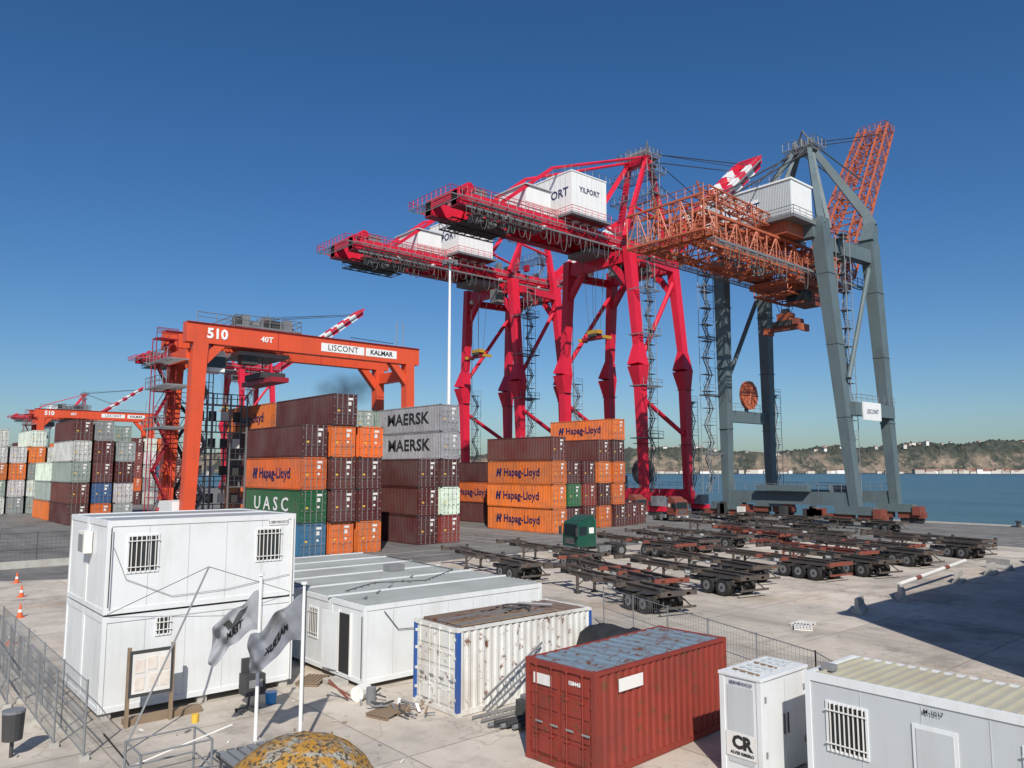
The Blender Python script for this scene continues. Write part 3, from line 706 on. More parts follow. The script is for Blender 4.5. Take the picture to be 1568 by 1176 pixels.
# ------------------------------------------------------------------ cabins
def bars(b,face,c,u0,u1,z0,z1,n=7):
    def bx(a0,a1,p0,p1,zz0,zz1,m):
        if face=='-y': b.box(a0,a1,c-p1,c-p0,zz0,zz1,m)
        else: b.box(c-p1,c-p0,a0,a1,zz0,zz1,m)
    bx(u0-.06,u1+.06,0,.03,z0-.06,z0,'cabin');bx(u0-.06,u1+.06,0,.03,z1,z1+.06,'cabin');bx(u0-.06,u0,0,.03,z0,z1,'cabin');bx(u1,u1+.06,0,.03,z0,z1,'cabin')
    bx(u0,u1,0,.006,z0,z1,'glass')
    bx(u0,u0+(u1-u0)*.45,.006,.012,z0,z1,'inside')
    for i in range(n):
        t=u0+(u1-u0)*(i+.5)/n; bx(t-.014,t+.014,.03,.055,z0-.04,z1+.04,'label')
    bx(u0-.06,u1+.06,.055,.075,z0+.12,z0+.15,'label');bx(u0-.06,u1+.06,.055,.075,z1-.15,z1-.12,'label')
def cabinbox(b,x0,x1,y0,y1,z0,z1,roof='cabroof',wall='cabin',frame='cabin',ribs=True,fr=.13):
    f=.13
    b.box(x0+.03,x1-.03,y0+.03,y1-.03,z0+.12,z1-.12,wall)
    for x in(x0,x1-f):
        for y in(y0,y1-f): b.box(x,x+f,y,y+f,z0,z1,frame)
    for z,h in((z0,.16),(z1-.18,.18)):
        b.box(x0+f,x1-f,y0+.002,y0+f,z,z+h,frame);b.box(x0+f,x1-f,y1-f,y1-.002,z,z+h,frame)
        b.box(x0+.002,x0+f,y0+f,y1-f,z,z+h,frame);b.box(x1-f,x1-.002,y0+f,y1-f,z,z+h,frame)
    n=int((x1-x0)/1.15)
    for i in range(1,n):
        x=x0+(x1-x0)*i/n
        for yy in(y0+.022,y1-.03): b.box(x-.012,x+.012,yy,yy+.008,z0+.17,z1-.19,'cabing')
    n=int((y1-y0)/1.15)
    for i in range(1,n):
        y=y0+(y1-y0)*i/n; b.box(x0+.022,x0+.03,y-.012,y+.012,z0+.17,z1-.19,'cabing')
    if roof:
        g=.03 if roof=='cabroof' and ribs else f
        b.box(x0+f,x1-f,y0+g,y1-g,z1-.09 if g==f else z1+.002,z1-.03 if g==f else z1+.02,roof)
        zt=z1-.03 if g==f else z1+.02
        y=y0+.2
        while ribs and y<y1-.15: b.box(x0+f,x1-f,y,y+.06,zt,zt+.06,roof);y+=.27
b=MB()
for k in range(2):
    for z in(0.25,3.17):
        y0=26.4+k*2.5
        cabinbox(b,6.4,12.6,y0,y0+2.46,z,z+2.85,ribs=False)
for x in(6.5,9.4,12.2):
    for y in(26.5,28.7,31): b.box(x,x+.3,y,y+.3,0,.25,'conc')
bars(b,'-y',26.43,7.05,7.9,4.42,5.5,6);bars(b,'-y',26.43,11.2,12.05,4.46,5.5,6);bars(b,'-y',26.43,8.0,8.38,2.4,2.9,3)
b.box(11.6,12.3,26.40,26.428,5.65,5.85,'label')
b.rod((12.45,26.33,.3),(12.45,26.33,5.9),.04,'label',6)
b.rod((6.5,26.3,3.4),(6.5,26.3,5.8),.02,'dark',4)
b.box(6.15,6.4,28.2,29.0,4.9,5.6,'label');b.box(6.13,6.15,28.3,28.9,4.95,5.5,'rod')
b.poly([(6.6,26.38,5.2),(7.0,26.38,4.2),(8.4,26.38,3.55),(10.2,26.38,3.6),(12.4,26.38,3.9)],.010,'grey')
o=b.obj('site_office_cabin',bevel=.012)
text('S SERVIDOCO',.12,'-y',(11.95,26.39,5.75),'navy',o)
b=MB();nb=6
for k in range(nb):
    y0=24.2+k*2.5;x1=22.7
    cabinbox(b,14.2,x1,y0,y0+2.46,.18,2.85,ribs=True)
    b.box(14.1,x1+.1,y0+2.43,y0+2.53,2.88,2.935,'cabin')
for x in(14.3,18,22.2):
    for y in(24.3,29,34,38): b.box(x,x+.3,y,y+.3,0,.18,'conc')
bars(b,'-x',14.23,27.7,28.4,1.25,2.3,5)
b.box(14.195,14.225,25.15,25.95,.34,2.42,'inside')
b.box(14.16,14.225,25.07,25.15,.3,2.5,'label');b.box(14.16,14.225,25.95,26.03,.3,2.5,'label')
b.beam((14.18,26.05,1.38),(14.05,26.95,1.38),.05,2.06,'cabin')
b.rod((14.15,24.26,2.5),(14.15,24.26,.4),.02,'dark',4)
b.poly([(15,24.17,2.6),(15.6,24.17,1.9),(16.4,24.17,1.85),(16.8,24.17,.6)],.015,'dark')
for k in range(5): b.rod((14.6+k*1.1,25+k*.9,2.97),(14.9+k*1.1,25.2+k*.9,3.0),.03,'rod',5)
b.poly([(15.0,27,2.97),(17,28.2,2.97),(19,27.4,2.97),(22,29.5,2.97),(22.6,36,2.97)],.02,'dark')
b.box(19.5,20.3,31,31.6,2.94,3.2,'rod');b.box(13.6,14.15,25.1,26.0,0,.18,'conc')
b.obj('portable_cabin_row',bevel=.010)
b=MB();cabinbox(b,17.6,20.05,3.2,9.7,.12,2.86,roof='creamroof',wall='cabing',frame='cabin')
bars(b,'-x',17.63,8.3,9.15,1.25,2.25,8);
b.box(17.60,17.625,6.4,7.3,.25,2.25,'cabin');b.box(17.585,17.60,6.48,7.22,.3,2.17,'cabing')
bars(b,'-x',17.63,4.2,5.2,1.25,2.25,8)
for y in(3.4,6.2,9.3): b.box(17.7,18,y,y+.3,0,.12,'conc')
b.box(18.0,18.25,9.2,9.5,2.87,3.0,'rod')
o=b.obj('portable_office_cabin',bevel=.012)
text('M-1017',.13,'-x',(17.585,6.85,2.54),'black',o,bold=.001)
b=MB();b.box(17.4,19.6,10.75,11.9,.08,2.42,'cabin');b.box(17.36,19.64,10.71,11.94,2.42,2.5,'cabin')
for x in(17.4,19.5): 
    for y in(10.75,11.8): b.box(x-.02,x+.12,y-.02,y+.12,0,2.44,'cabin')
b.box(18.47,18.50,10.73,10.75,.15,2.36,'cabing');b.box(18.38,18.42,10.70,10.73,1.0,1.5,'dark');b.box(18.56,18.60,10.70,10.73,1.0,1.5,'dark')
for z in(.6,1.9):
    for x in(17.55,19.4): b.box(x,x+.06,10.72,10.75,z,z+.15,'rod')
b.box(17.385,17.4,10.95,11.7,.35,2.2,'cabing')
for k in range(4): b.rod((17.5,11.0+k*.25,2.52),(19.5,11.1+k*.2,2.53),.02,'cabing',5)
for k in range(6): b.beam((17.6+k*.33,10.9+.1*(k%2),2.52),(17.7+k*.33,11.7,2.53),.06,.04,'wood' if k%3==0 else 'cabing')
o=b.obj('storage_cabinet',bevel=.015)
text('SERVIDOCO',.12,'-x',(17.375,11.3,2.28),'navy',o)
b2=MB();b2.box(17.37,17.385,10.9,11.75,.5,1.08,'label');b2.obj('sign_plate',parent=o)
text('CR',.42,'-x',(17.365,11.3,.85),'black',o,bold=.02);text('ALVES RIBEIRO',.1,'-x',(17.365,11.3,.6),'black',o,bold=.003)
MR=container_mesh('container_red',6.06,WC,2.59,'contred','controof')
o=inst('red_shipping_container',MR,(14.35,15.95,0),R(-90+2.5),bevel=.006)
text('158443',.14,'-y',(1.75,.006,2.2),'whitet',o,bold=.004)
b=MB();b.box(.3,.95,.0,.02,1.98,2.25,'label');b.box(2.46,2.475,.9,1.9,1.98,2.3,'label')
b.obj('label_plates',parent=o)
MWh=container_mesh('container_white',6.06,WC,2.66,'contwhite','rustroof','blue')
o=inst('white_shipping_container',MWh,(14.9,22.15,0),R(-90),bevel=.006)
b=MB()
for k in range(9): b.beam((.2+k*.25,.3,2.68),(.25+k*.25,rnd.uniform(2,5.5),2.70),.12,.03,rnd.choice(['wood','rustroof','grey']))
b.rod((.5,4.2,2.75),(1.6,4.9,2.75),.05,'rod',6)
for k in range(14): b.rod((1.1+.5*math.cos(k*.45),3.6+.5*math.sin(k*.45),2.74+k*.006),(1.1+.5*math.cos((k+1)*.45),3.6+.5*math.sin((k+1)*.45),2.74+k*.006),.03,'dark',5)
b.obj('roof_debris',parent=o)
def ladder(name,p,q,w,axis):
    b=MB();p=Vector(p);q=Vector(q);a=Vector(axis)*w/2
    b.beam(p-a,q-a,.04,.07,'rod');b.beam(p+a,q+a,.04,.07,'rod');n=int((q-p).length/.3)
    for i in range(1,n): P=p.lerp(q,i/n);b.rod(P-a,P+a,.018,'rod',6)
    b.obj(name)
ladder('ladder',(15.6,19.2,.35),(18.4,19.55,1.6),.42,(-.3,0,.95))
ladder('ladder',(15.1,19.0,.1),(17.0,18.9,.12),.42,(0,1,0))
b=MB();b.box(17.6,18.6,18.7,19.4,.05,.75,'bluebox');b.box(17.55,18.65,18.65,19.45,.75,.82,'bluebox');b.box(17.7,18.4,18.75,19.3,.82,1.25,'bluebox')
b.box(17.85,18.3,18.68,18.7,.3,.6,'dark');b.obj('blue_toolbox',bevel=.03)
b=MB()
for k in range(6): b.rod((15.0+k*.1,18.3-k*.16,.12+.08*(k%2)),(17.3+k*.12,18.0-k*.14,.12+.08*(k%2)),.07,'dark' if k%2 else 'grey',8)
b.obj('pipe_pile')
b=MB();b.box(16.3,17.2,18.0,18.6,0,.55,'dark');b.box(16.4,17.1,18.1,18.5,.55,.7,'grey');b.rod((17.2,18.3,.35),(17.6,18.3,.35),.2,'dark',10);b.obj('generator',bevel=.03)
b=MB();vs=[];fs=[];nx,ny=22,14
for i in range(nx+1):
    for j in range(ny+1):
        u=i/nx;v=j/ny;x=19.2+3.8*u;y=17.2+2.2*v
        e=min(1,min(u,1-u)*7)*min(1,min(v,1-v)*6);z=.03+e**.5*(2.0+.25*math.sin(u*6)+.15*mnoise.noise(Vector((x*2,y*2,0))))
        vs.append((x+.1*mnoise.noise(Vector((x,y,3))),y+.1*mnoise.noise(Vector((x,y,7))),z))
for i in range(nx):
    for j in range(ny): k=i*(ny+1)+j;fs.append((k,k+ny+1,k+ny+2,k+1))
b.add(vs,fs,'tarp');b.obj('tarpaulin_covered_stack',smooth=True)
def pallet(name,x,y,rz,m='wood'):
    b=MB()
    for k in range(6): b.box(-.6,.6,-.4+k*.145,-.30+k*.145,.12,.145,m)
    for xx in(-.55,0,.5): b.box(xx,xx+.09,-.4,.43,.02,.12,m)
    b.obj(name,loc=(x,y,0),rz=rz)
pallet('wooden_pallet',13.5,21.4,.3);pallet('wooden_pallet',35.5,19.5,.5,'label');pallet('wooden_pallet',36.2,19.9,.1,'label');pallet('wooden_pallet',13.4,26.3,.7)
b=MB()
rr=random.Random(5)
for k in range(26):
    x=13.2+rr.random()*1.5;y=20.2+rr.random()*3.2;a=rr.random()*3;l=.15+rr.random()*.5;z=.04+rr.random()*.15
    b.beam((x,y,z),(x+l*math.cos(a),y+l*math.sin(a),z+rr.uniform(-.02,.2)),.04+rr.random()*.06,.04,rr.choice(['wood','grey','label','dark','dark','rod']))
b.obj('scrap_heap')
b=MB()
for k in range(60):
    x=rr.uniform(2,20);y=rr.uniform(15,25);
    if 14<x<21 and y>13: continue
    b.beam((x,y,.03),(x+rr.uniform(-.2,.2),y+rr.uniform(-.2,.2),.04),.03+rr.random()*.04,.03,rr.choice(['wood','grey','label','conc']))
b.obj('ground_litter')
b=MB()
b.rod((13.7,22.8,0),(13.7,22.8,.5),.16,'grey',10);b.rod((13.4,23.2,.25),(13.9,23.5,.25),.25,'label',12);b.beam((13.2,23.4,.1),(12.9,24.2,.6),.05,.05,'chasr');b.beam((13.4,23.4,.1),(12.7,23.9,.6),.05,.05,'chasr');b.obj('concrete_mixer_parts')
b=MB()
for x in(6.95,8.2): b.box(x-.05,x+.05,25.35,25.45,0,2.3,'wood')
b.box(6.95,8.2,25.33,25.36,.85,2.2,'dark');b.box(7.03,8.12,25.31,25.33,.95,2.1,'label')
for (x,z) in((7.1,1.55),(7.45,1.6),(7.8,1.55),(7.1,1.05),(7.5,1.1),(7.82,1.1)): b.box(x,x+.27,25.295,25.31,z,z+.38,'paper')
b.box(6.95,9.2,25.5,25.9,.0,.18,'wood');b.obj('notice_board')
b=MB();b.box(10.35,11.0,24.9,25.5,.35,1.0,'dark');b.box(10.4,10.95,25.4,25.5,1.0,1.45,'dark');b.box(10.45,10.9,24.88,24.9,.6,.85,'rod')
for k in range(5):
    a=k*1.257;b.beam((10.3,24.6,.15),(10.3+.35*math.cos(a),24.6+.35*math.sin(a),.06),.06,.05,'dark');b.rod((10.3+.35*math.cos(a)-.03,24.6+.35*math.sin(a),.05),(10.3+.35*math.cos(a)+.03,24.6+.35*math.sin(a),.05),.06,'dark',8)
b.rod((10.3,24.6,.1),(10.4,24.7,.5),.04,'dark',8);b.obj('office_chair',bevel=.02)
b=MB();b.rod((11.2,24.9,.02),(11.2,24.9,.38),.16,'bluebox',14,.2);b.obj('blue_bucket')
def flagpole(x,y,h):
    b=MB();b.rod((x,y,.0),(x,y,h),.055,'white',10,.04);b.rod((x,y,h),(x,y,h+.06),.09,'white',10);b.box(x-.2,x+.2,y-.2,y+.2,0,.1,'conc')
    b.rod((x+.07,y,.8),(x+.07,y,h-.1),.008,'dark',4);return b.obj('flagpole')
def flag(par,x,y,z,L,Hh,dirx,diry,seed,col,word):
    n=48;mz=28;vs=[];fs=[]
    def S(u,v,off=0):
        sway=.20*u*math.sin(9*u+3.8*v+seed)+.09*math.sin(21*u+8*v+seed)*u+.07*math.sin(11*v-7*u)*u
        droop=-.62*L*u**1.15+.10*math.sin(9*u+seed+2*v)*u
        sway+=off
        return (x+dirx*L*u*.76-diry*sway,y+diry*L*u*.76+dirx*sway,z-v*Hh*(1-.28*u*math.sin(3*u+seed)**2)+droop+.05*math.sin(14*u+5*v))
    for i in range(n+1):
        for j in range(mz+1): vs.append(S(i/n,j/mz))
    for i in range(n):
        for j in range(mz): a=i*(mz+1)+j;fs.append((a,a+1,a+mz+2,a+mz+1))
    m,nt,bb=_nt('flag_cloth%d'%seed)
    nn=noise(nt,2.2,4,None,.6)
    c=mixc(nt,ramp(nt,nn,.40,.66),col,tuple(q*.72 for q in col))
    nt.links.new(c,bb.inputs['Base Color'])
    bb.inputs['Roughness'].default_value=.85
    b=MB();b.add(vs,fs,m);o=b.obj('flag',smooth=True,parent=par)
    b=MB()
    def patch(u0,u1,v0,v1,mm,sg,sk=0):
        k=10;pv=[S(u0+(u1-u0)*i/k+sk*j/k,v0+(v1-v0)*j/k,.012*sg) for i in range(k+1) for j in range(k+1)]
        b.add(pv,[(i*(k+1)+j,i*(k+1)+j+1,(i+1)*(k+1)+j+1,(i+1)*(k+1)+j) for i in range(k) for j in range(k)],mm)
    tm=textmesh(word,.30,.012)
    for sg in(1,-1):
        if seed==1:
            patch(.25,.42,.15,.50,'dark',sg,.15);patch(.62,.74,.18,.45,'dark',sg,-.12)
        else: patch(.30,.62,.08,.30,'grey',sg,.05)
        vv=[S(min(1,max(0,.5+q[0]/L*.72)),.62-q[1]/Hh,.014*sg) for q in [v.co for v in tm.vertices]]
        b.add(vv,[tuple(p.vertices) for p in tm.polygons],'black')
    b.obj('flag_print',parent=par)
fp=flagpole(9.3,21.6,4.6);flag(fp,9.3,21.6,4.2,1.75,1.05,-.82,.57,1,(.30,.31,.33),'TERM')
fp=flagpole(9.95,20.2,4.45);flag(fp,9.95,20.2,4.2,1.85,1.2,-.82,.57,4,(.20,.21,.235),'MAERSK')  # darker cloth colour paints in the shaded side of the thin fabric
b=MB();b.rod((6.3,23.2,.0),(8.9,24.6,4.6),.03,'rod',6);b.rod((8.9,24.6,4.6),(12.4,26.3,3.3),.01,'dark',4);b.rod((8.9,24.6,4.6),(6.5,26.3,3.2),.01,'dark',4);b.obj('leaning_pole')
b=MB();b.rod((4.0,24.9,0),(4.0,24.9,1.0),.05,'dark',8);b.rod((4.0,24.9,.45),(4.0,24.9,1.15),.24,'dark',14,.27);b.rod((4,24.9,1.15),(4,24.9,1.22),.28,'grey',14);b.obj('litter_bin')
b=MB()
for (x,y) in((5.6,20.4),(7.2,20.4),(7.2,19.2),(5.6,19.2)): b.rod((x,y,0),(x,y,1.2),.03,'grey',6)
for z in(.6,1.2): b.poly([(5.6,20.4,z),(7.2,20.4,z),(7.2,19.2,z),(5.6,19.2,z),(5.6,20.4,z)],.022,'grey',6)
b.rod((5.2,21.5,.05),(7.6,19.0,1.5),.022,'label',6);b.rod((6.2,22.4,.05),(5.0,20.0,1.6),.022,'dark',6);b.rod((7.2,20.4,1.3),(7.2,20.4,1.5),.09,'labelg',10)
b.obj('scaffold_frame')
b=MB()
for k in range(9): b.box(7.6+k*.26,7.8+k*.26,18.4,20.0,.55,.60,'grey')
b.box(7.6,9.9,18.4,20.0,.48,.55,'dark')
for x in(7.7,9.8):
    for y in(18.5,19.9): b.box(x-.04,x+.04,y-.04,y+.04,0,.5,'rod')
b.obj('low_sheet_metal_canopy')
def cone(x,y):
    b=MB();b.box(-.19,.19,-.19,.19,0,.04,'coneo');b.rod((0,0,.04),(0,0,.28),.14,'coneo',14,.10);b.rod((0,0,.28),(0,0,.42),.10,'whitet',14,.075);b.rod((0,0,.42),(0,0,.72),.075,'coneo',14,.025)
    b.obj('traffic_cone',loc=(x,y,0),rz=rnd.random(),smooth=False)
for x,y in((6.2,40.5),(7.6,47.5),(8.8,55),(9.6,62),(3.6,41)): cone(x,y)
m,nt,bb=_nt('lichen_stone')
n1=noise(nt,5,8,None,.7);n2=noise(nt,2.2,6,None,.65);n3=noise(nt,14,6,None,.7)
c=mixc(nt,ramp(nt,n1,.38,.52),(.30,.26,.20),(.50,.25,.03));c=mixc(nt,ramp(nt,n2,.54,.60),c,(.40,.38,.32));c=mixc(nt,ramp(nt,n3,.50,.57),c,(.07,.055,.04))
nt.links.new(c,bb.inputs['Base Color']);bb.inputs['Roughness'].default_value=.9
bm=nt.nodes.new('ShaderNodeBump');bm.inputs['Strength'].default_value=.9;bm.inputs['Distance'].default_value=.06;nt.links.new(n3,bm.inputs['Height']);nt.links.new(bm.outputs[0],bb.inputs['Normal'])
b=MB();ns=64;prof=[(0,3.62),(.25,3.60),(.5,3.53),(.75,3.40),(.95,3.22),(1.1,3.0),(1.2,2.75),(1.24,2.5),(1.36,2.48),(1.36,2.34),(1.2,2.3),(1.2,0)]
vs=[];fs=[]
for r,z in prof:
    for i in range(ns):
        t=2*math.pi*i/ns;w=1+.04*mnoise.noise(Vector((math.cos(t)*3,math.sin(t)*3,z*3)));vs.append((r*w*math.cos(t),r*w*math.sin(t),z+.03*mnoise.noise(Vector((r*4*math.cos(t),r*4*math.sin(t),0)))))
for j in range(len(prof)-1):
    for i in range(ns): fs.append((j*ns+i,(j+1)*ns+i,(j+1)*ns+(i+1)%ns,j*ns+(i+1)%ns))
b.add(vs,fs,m);b.obj('stone_turret',smooth=True,loc=(5.5,11.1,0.03))
def jersey(x,y,rz):
    b=MB();pr=[(-.3,0),(.3,0),(.3,.12),(.12,.35),(.09,.8),(-.09,.8),(-.12,.35),(-.3,.12)];vs=[]
    for xx in(-1,1): vs+=[(xx,p[0],p[1]) for p in pr]
    n=8;b.add(vs,[tuple(range(n))[::-1],tuple(range(n,2*n))]+[(i,(i+1)%n,(i+1)%n+n,i+n) for i in range(n)],'conc');b.obj('jersey_barrier',loc=(x,y,0),rz=rz,bevel=.02)
jersey(42.0,19.8,.3);jersey(47.6,19.9,.5);jersey(58,20.4,.2);jersey(64,20.3,.1);jersey(68,21,1.2);jersey(74,20.6,.4)
b=MB()
A_=Vector((48.5,20.4,.75));B_=Vector((61,21.0,1.15))
for k in range(14):
    b.rod(A_.lerp(B_,k/14),A_.lerp(B_,(k+1)/14),.13,'chasr' if k in(3,9) else 'label',10)
b.obj('striped_barrier_pole')
def meshfence(name,p,q,h,post='rod',wire=.18,topbar=True):
    b=MB();p=Vector(p);q=Vector(q);L=(q-p).length;n=max(1,int(L/2.5));up=Vector((0,0,1))
    for i in range(n+1): P=p.lerp(q,i/n);b.rod(P,P+up*(h+.05),.03,post,6);b.box(P.x-.12,P.x+.12,P.y-.12,P.y+.12,0,.12,'conc')
    for z in(.15,h*.5,h): b.rod(p+up*z,q+up*z,.018,post,4)
    k=int(L/wire)
    for i in range(k): P=p.lerp(q,i/k);b.rod(P+up*.15,P+up*h,.005,post,3,caps=False)
    for j in range(1,int(h/.3)): b.rod(p+up*(.15+j*.3),q+up*(.15+j*.3),.005,post,3,caps=False)
    b.obj(name)
meshfence('wire_fence',(28.5,26,0),(23.6,12.6,0),1.9,'grey');meshfence('wire_fence',(23.6,12.6,0),(21.4,9.9,0),1.9,'grey')
meshfence('wire_fence',(5.4,23.4,0),(5.5,38,0),2.0,'grey',.12);meshfence('wire_fence',(4.6,30,0),(5.0,44,0),1.6,'grey',.15);meshfence('wire_fence',(5.0,25.0,0),(5.1,36,0),2.0,'grey',.12)
meshfence('wire_fence',(-8,72,0),(20,72,0),2.6,'dark',.3)
b=MB();b.box(-14,22,70.8,71.1,0,.55,'conc');b.obj('low_concrete_wall')
# warehouse off to the right: casts the shadow seen on the apron
b=MB();b.box(30.8,78,-9,6.2,0,14,'wall');b.box(30.5,78.3,-9.3,6.5,14,14.5,'cabing')
for i in range(12):
    x=33+i*3.7;b.box(x,x+1.6,6.2,6.26,8,10,'glass');b.box(x,x+1.6,6.2,6.26,3,5,'glass');b.box(x-.08,x+1.68,6.2,6.3,7.85,8,'label');b.box(x-.08,x+1.68,6.2,6.3,2.85,3,'label')
b.box(30.7,30.8,-4,0,0,4.5,'blue')
for y in(-7,1.5,4): b.box(30.74,30.8,y,y+1.4,8,10,'glass')
b.box(36,41,-2,4,14.5,17,'wall');b.box(50,52,0,4,14.5,16,'cabing')
b.obj('warehouse_building')
b=MB()
for k in range(26):
    y=20+k*14;b.rod((118.6,y,0),(118.6,y,.7),.3,'dark',10,.25);b.rod((118.6,y,.7),(118.6,y,.85),.42,'dark',10)
b.obj('mooring_bollards')
# ------------------------------------------------------------------ ground
def groundmat(name,c1,c2,c3,slab=0,crack=True,scale=1,stain=.45):
    m,nt,bb=_nt(name)
    n1=noise(nt,.06*scale,8,None,.65);n2=noise(nt,.5*scale,8,None,.7);n3=noise(nt,9,6,None,.7);n5=noise(nt,.35,6,None,.6,(1,.18,1))
    n6=noise(nt,.17,8,None,.75);n7=noise(nt,.9,5,None,.6,(.12,1,1));n8=noise(nt,.11,6,None,.7);n9=noise(nt,1.6,8,None,.75)
    k=lambda v:(v,v,v,1)
    c=mixc(nt,ramp(nt,n1,.40,.60),c1,c2);c=mixc(nt,ramp(nt,n2,.46,.66,k(0),k(.8)),c,c3)
    c=mixc(nt,ramp(nt,n5,.50,.70,k(0),k(.65)),c,tuple(x*.45 for x in c1))
    c=mixc(nt,ramp(nt,n7,.55,.70,k(0),k(.55)),c,tuple(x*.5 for x in c1))
    c=mixc(nt,ramp(nt,n6,.53,.60,k(0),k(stain)),c,tuple(x*.35 for x in c1))
    c=mixc(nt,ramp(nt,n8,.54,.66,k(0),k(.5)),c,(c1[0]*.75,c1[1]*.62,c1[2]*.48))
    c=mixc(nt,ramp(nt,n9,.60,.66,k(0),k(.5)),c,tuple(x*.4 for x in c1))
    c=mixc(nt,ramp(nt,n3,.3,.8,k(0),k(.35)),c,tuple(x*.6 for x in c1))
    tc=nt.nodes.new('ShaderNodeTexCoord')
    if crack:
        v=nt.nodes.new('ShaderNodeTexVoronoi');v.feature='DISTANCE_TO_EDGE';v.inputs['Scale'].default_value=.13
        n4=N(nt,'ShaderNodeTexNoise');n4.inputs['Scale'].default_value=.7;n4.inputs['Detail'].default_value=6
        nt.links.new(tc.outputs['Object'],n4.inputs['Vector'])
        vm=nt.nodes.new('ShaderNodeVectorMath');vm.operation='MULTIPLY_ADD';vm.inputs[1].default_value=(3,3,3)
        nt.links.new(n4.outputs['Color'],vm.inputs[0]);nt.links.new(tc.outputs['Object'],vm.inputs[2]);nt.links.new(vm.outputs[0],v.inputs['Vector'])
        c=mixc(nt,ramp(nt,v.outputs['Distance'],.0,.008,k(.5),k(0)),c,tuple(x*.35 for x in c1))
    if slab:
        br=nt.nodes.new('ShaderNodeTexBrick');br.inputs['Scale'].default_value=1;br.inputs['Brick Width'].default_value=slab;br.inputs['Row Height'].default_value=slab;br.inputs['Mortar Size'].default_value=.03;br.offset=0
        nt.links.new(tc.outputs['Object'],br.inputs['Vector'])
        br.inputs['Color1'].default_value=(.80,.80,.81,1);br.inputs['Color2'].default_value=(1,1,1,1);br.inputs['Mortar'].default_value=(.55,.53,.51,1)
        c=mixc(nt,1.0,c,br.outputs['Color'],'MULTIPLY')
    nt.links.new(c,bb.inputs['Base Color']);bb.inputs['Roughness'].default_value=.88
    bm=nt.nodes.new('ShaderNodeBump');bm.inputs['Strength'].default_value=.35;bm.inputs['Distance'].default_value=.02;nt.links.new(n3,bm.inputs['Height']);nt.links.new(bm.outputs[0],bb.inputs['Normal'])
    return m
GA=groundmat('asphalt',(.185,.178,.165),(.22,.21,.195),(.12,.115,.108))
GC=groundmat('worn_concrete',(.68,.60,.50),(.54,.485,.41),(.40,.355,.295),slab=6,stain=.6)
GL=paint('road_marking_white',(.5,.5,.48),.7,.7,(.17,.16,.15),2,streak=False)
def sheet(name,pts,z,m):
    b=MB();b.add([(x,y,z) for x,y in pts],[tuple(range(len(pts)))],m);b.obj(name)
b=MB();b.add([(-4000,-4000,0),(120,-4000,0),(120,6000,0),(-4000,6000,0),(120,-4000,-4),(120,6000,-4)],[(0,1,2,3),(1,4,5,2)],GA);b.obj('ground')
sheet('concrete_apron',[(-80,-60),(90,-60),(88,34),(72,50),(46,54),(24,52),(16,60),(-2,69),(-80,69)],.004,GC)
b=MB();b.box(119.3,120.05,-300,900,.0,.18,'conc');b.obj('quay_edge_kerb')
b=MB()
for x in(103.6,104.0,115.9,116.2): b.add([(x,-200,.012),(x+.1,-200,.012),(x+.1,900,.012),(x,900,.012)],[(0,1,2,3)],'rod')
b.obj('crane_rails')
b=MB()
for x in(90.5,92.5,96.5,100.5): b.add([(x,10,.008),(x+.18,10,.008),(x+.18,400,.008),(x,400,.008)],[(0,1,2,3)],GL)
for x in(29,52.6,62.2): b.add([(x,58,.008),(x+.2,58,.008),(x+.2,300,.008),(x,300,.008)],[(0,1,2,3)],GL)
for y in(57.5,60.8): b.add([(26,y,.009),(88,y,.009),(88,y+.15,.009),(26,y+.15,.009)],[(0,1,2,3)],GL)
for k in range(9): b.add([(53.5,64+k*2.2,.010),(61,64+k*2.2,.010),(61,64.15+k*2.2,.010),(53.5,64.15+k*2.2,.010)],[(0,1,2,3)],GL)
b.obj('road_markings')
# water
m,nt,bb=_nt('river_water')
bb.inputs['Roughness'].default_value=.28;bb.inputs['IOR'].default_value=1.33
n1=noise(nt,.35,6,None,.7,(1,.5,1));n2=noise(nt,.03,4,None,.6,(1,.4,1))
bm=nt.nodes.new('ShaderNodeBump');bm.inputs['Strength'].default_value=1.0;bm.inputs['Distance'].default_value=1.2;nt.links.new(n1,bm.inputs['Height']);nt.links.new(bm.outputs[0],bb.inputs['Normal'])
c=mixc(nt,ramp(nt,n2,.35,.65),(.042,.095,.115),(.068,.13,.15));nt.links.new(c,bb.inputs['Base Color'])
b=MB();b.add([(119.9,-4000,-2.4),(12000,-8000,-2.4),(12000,12000,-2.4),(119.9,9000,-2.4)],[(0,1,2,3)],m);b.obj('water')
# ------------------------------------------------------------------ far hills
cs,sn=math.cos(R(41)),math.sin(R(41))
def W(X,Y): return (cs*X+sn*Y, -sn*X+cs*Y)
prof=[(-1500,60),(-600,45),(0,44),(200,48),(357,58),(480,60),(600,50),(688,42),(760,48),(800,56),(860,64),(950,64),(1000,58),(1060,72),(1100,76),(1298,76),(1600,88),(2400,80),(3600,70)]
def ph(X):
    for (a,ha),(c_,hc) in zip(prof,prof[1:]):
        if a<=X<=c_: return ha+(hc-ha)*(X-a)/(c_-a)
    return 60
b=MB();nx=900;ny=40;vs=[];fs=[]
for i in range(nx+1):
    X=-1000+3600*i/nx
    for j in range(ny+1):
        t=j/ny;Yd=1950+ (t**1.4)*420+40*mnoise.noise(Vector((X*.004,3,0)))
        s=min(1,max(0,(t**1.4*420-12)/80));s=s*s*(3-2*s)
        n=mnoise.noise(Vector((X*.012,Yd*.012,0)))*16+mnoise.noise(Vector((X*.045,Yd*.05,5)))*8+abs(mnoise.noise(Vector((X*.13,Yd*.12,9))))*11
        z=-1.1+s*(ph(X)+n-3)
        a_,b_=W(X,Yd);vs.append((a_,b_,z))
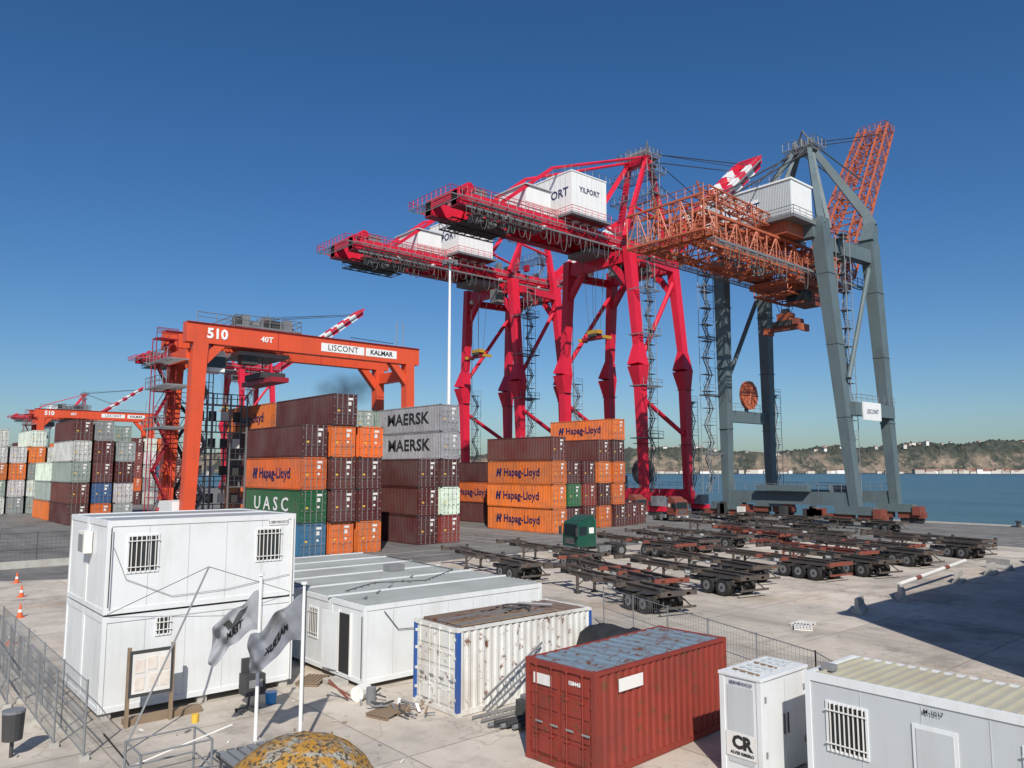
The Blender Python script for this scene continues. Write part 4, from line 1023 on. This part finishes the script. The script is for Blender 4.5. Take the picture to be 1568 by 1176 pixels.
for i in range(nx):
    for j in range(ny): k=i*(ny+1)+j;fs.append((k,k+ny+1,k+ny+2,k+1))
m,nt,bb=_nt('hill_scrub_and_cliff')
n1=noise(nt,.013,8,None,.75);n2=noise(nt,.05,8,None,.75)
g=mixc(nt,ramp(nt,n2,.42,.60),(.024,.032,.028),(.068,.072,.052))  # scrub greens lean slightly bluish: distance haze put into the colour
tcol=mixc(nt,ramp(nt,n2,.38,.62),(.27,.21,.155),(.11,.09,.07))
geo=nt.nodes.new('ShaderNodeNewGeometry');sx=nt.nodes.new('ShaderNodeSeparateXYZ');nt.links.new(geo.outputs['Position'],sx.inputs[0])
c=mixc(nt,ramp(nt,n1,.46,.54),g,tcol)
mr=nt.nodes.new('ShaderNodeMapRange');mr.inputs[1].default_value=42;mr.inputs[2].default_value=56;nt.links.new(sx.outputs[2],mr.inputs[0])
c=mixc(nt,mr.outputs[0],c,g);nt.links.new(c,bb.inputs['Base Color']);bb.inputs['Roughness'].default_value=.95
b.add(vs,fs,m);b.obj('hills',smooth=False)
b=MB();rr=random.Random(11)
for k in range(330):
    top=k<140
    X=rr.choice([rr.uniform(300,620),rr.uniform(330,500),rr.uniform(600,900),rr.uniform(900,2000)]) if top else rr.choice([rr.uniform(100,2200),rr.uniform(1000,1500)])
    Y=2040+rr.random()*110 if top else 1926+rr.random()*16
    z=ph(X)-4 if top else -2.4
    w=rr.uniform(5,15) if top else rr.uniform(8,36);h=rr.uniform(6,13) if top else rr.uniform(4,11);d_=8
    a0,b0=W(X,Y);a1,b1=W(X+w,Y)
    wm=rr.choice(['white','wall','wall','label','conc']);b.beam((a0,b0,z+h/2),(a1,b1,z+h/2),d_,h,wm);b.beam((a0,b0,z+h+.7),(a1,b1,z+h+.7),d_+1,1.4,'roofr',up=(0,0,1))
b.obj('distant_village')
# ------------------------------------------------------------------ light
Lx,Ly=.588,.81;el=R(40)
Ld=Vector((Lx*math.cos(el),Ly*math.cos(el),-math.sin(el)))
su=bpy.data.lights.new('sun','SUN');su.energy=4.9;su.angle=R(.5);su.color=(1,.955,.88)
so=bpy.data.objects.new('sun',su);scene.collection.objects.link(so);so.rotation_euler=Ld.to_track_quat('-Z','Y').to_euler()
w=bpy.data.worlds.new('World');scene.world=w;w.use_nodes=True;nt=w.node_tree
bg=nt.nodes['Background'];sk=nt.nodes.new('ShaderNodeTexSky');sk.sky_type='NISHITA';sk.sun_disc=False
sk.sun_elevation=el;sk.sun_rotation=math.atan2(-Lx,-Ly)%(2*math.pi);sk.air_density=1.0;sk.dust_density=.9;sk.ozone_density=2.4;sk.altitude=0
hs=nt.nodes.new('ShaderNodeHueSaturation');hs.inputs['Saturation'].default_value=1.26;nt.links.new(sk.outputs[0],hs.inputs['Color'])
mm=nt.nodes.new('ShaderNodeMix');mm.data_type='RGBA';mm.blend_type='MULTIPLY';mm.inputs[0].default_value=1;nt.links.new(hs.outputs[0],mm.inputs[6]);mm.inputs[7].default_value=(.82,.98,1.16,1)
nt.links.new(mm.outputs[2],bg.inputs[0]);bg.inputs[1].default_value=.08
scene.view_settings.view_transform='Standard';scene.view_settings.look='None';scene.view_settings.exposure=0
cam=bpy.data.cameras.new('camera');co=bpy.data.objects.new('camera',cam);scene.collection.objects.link(co)
cam.sensor_width=36;cam.lens=27.05;cam.clip_end=20000;cam.clip_start=.1
co.location=(0,0,7.6);co.rotation_euler=(R(96.35),0,R(-41));scene.camera=co
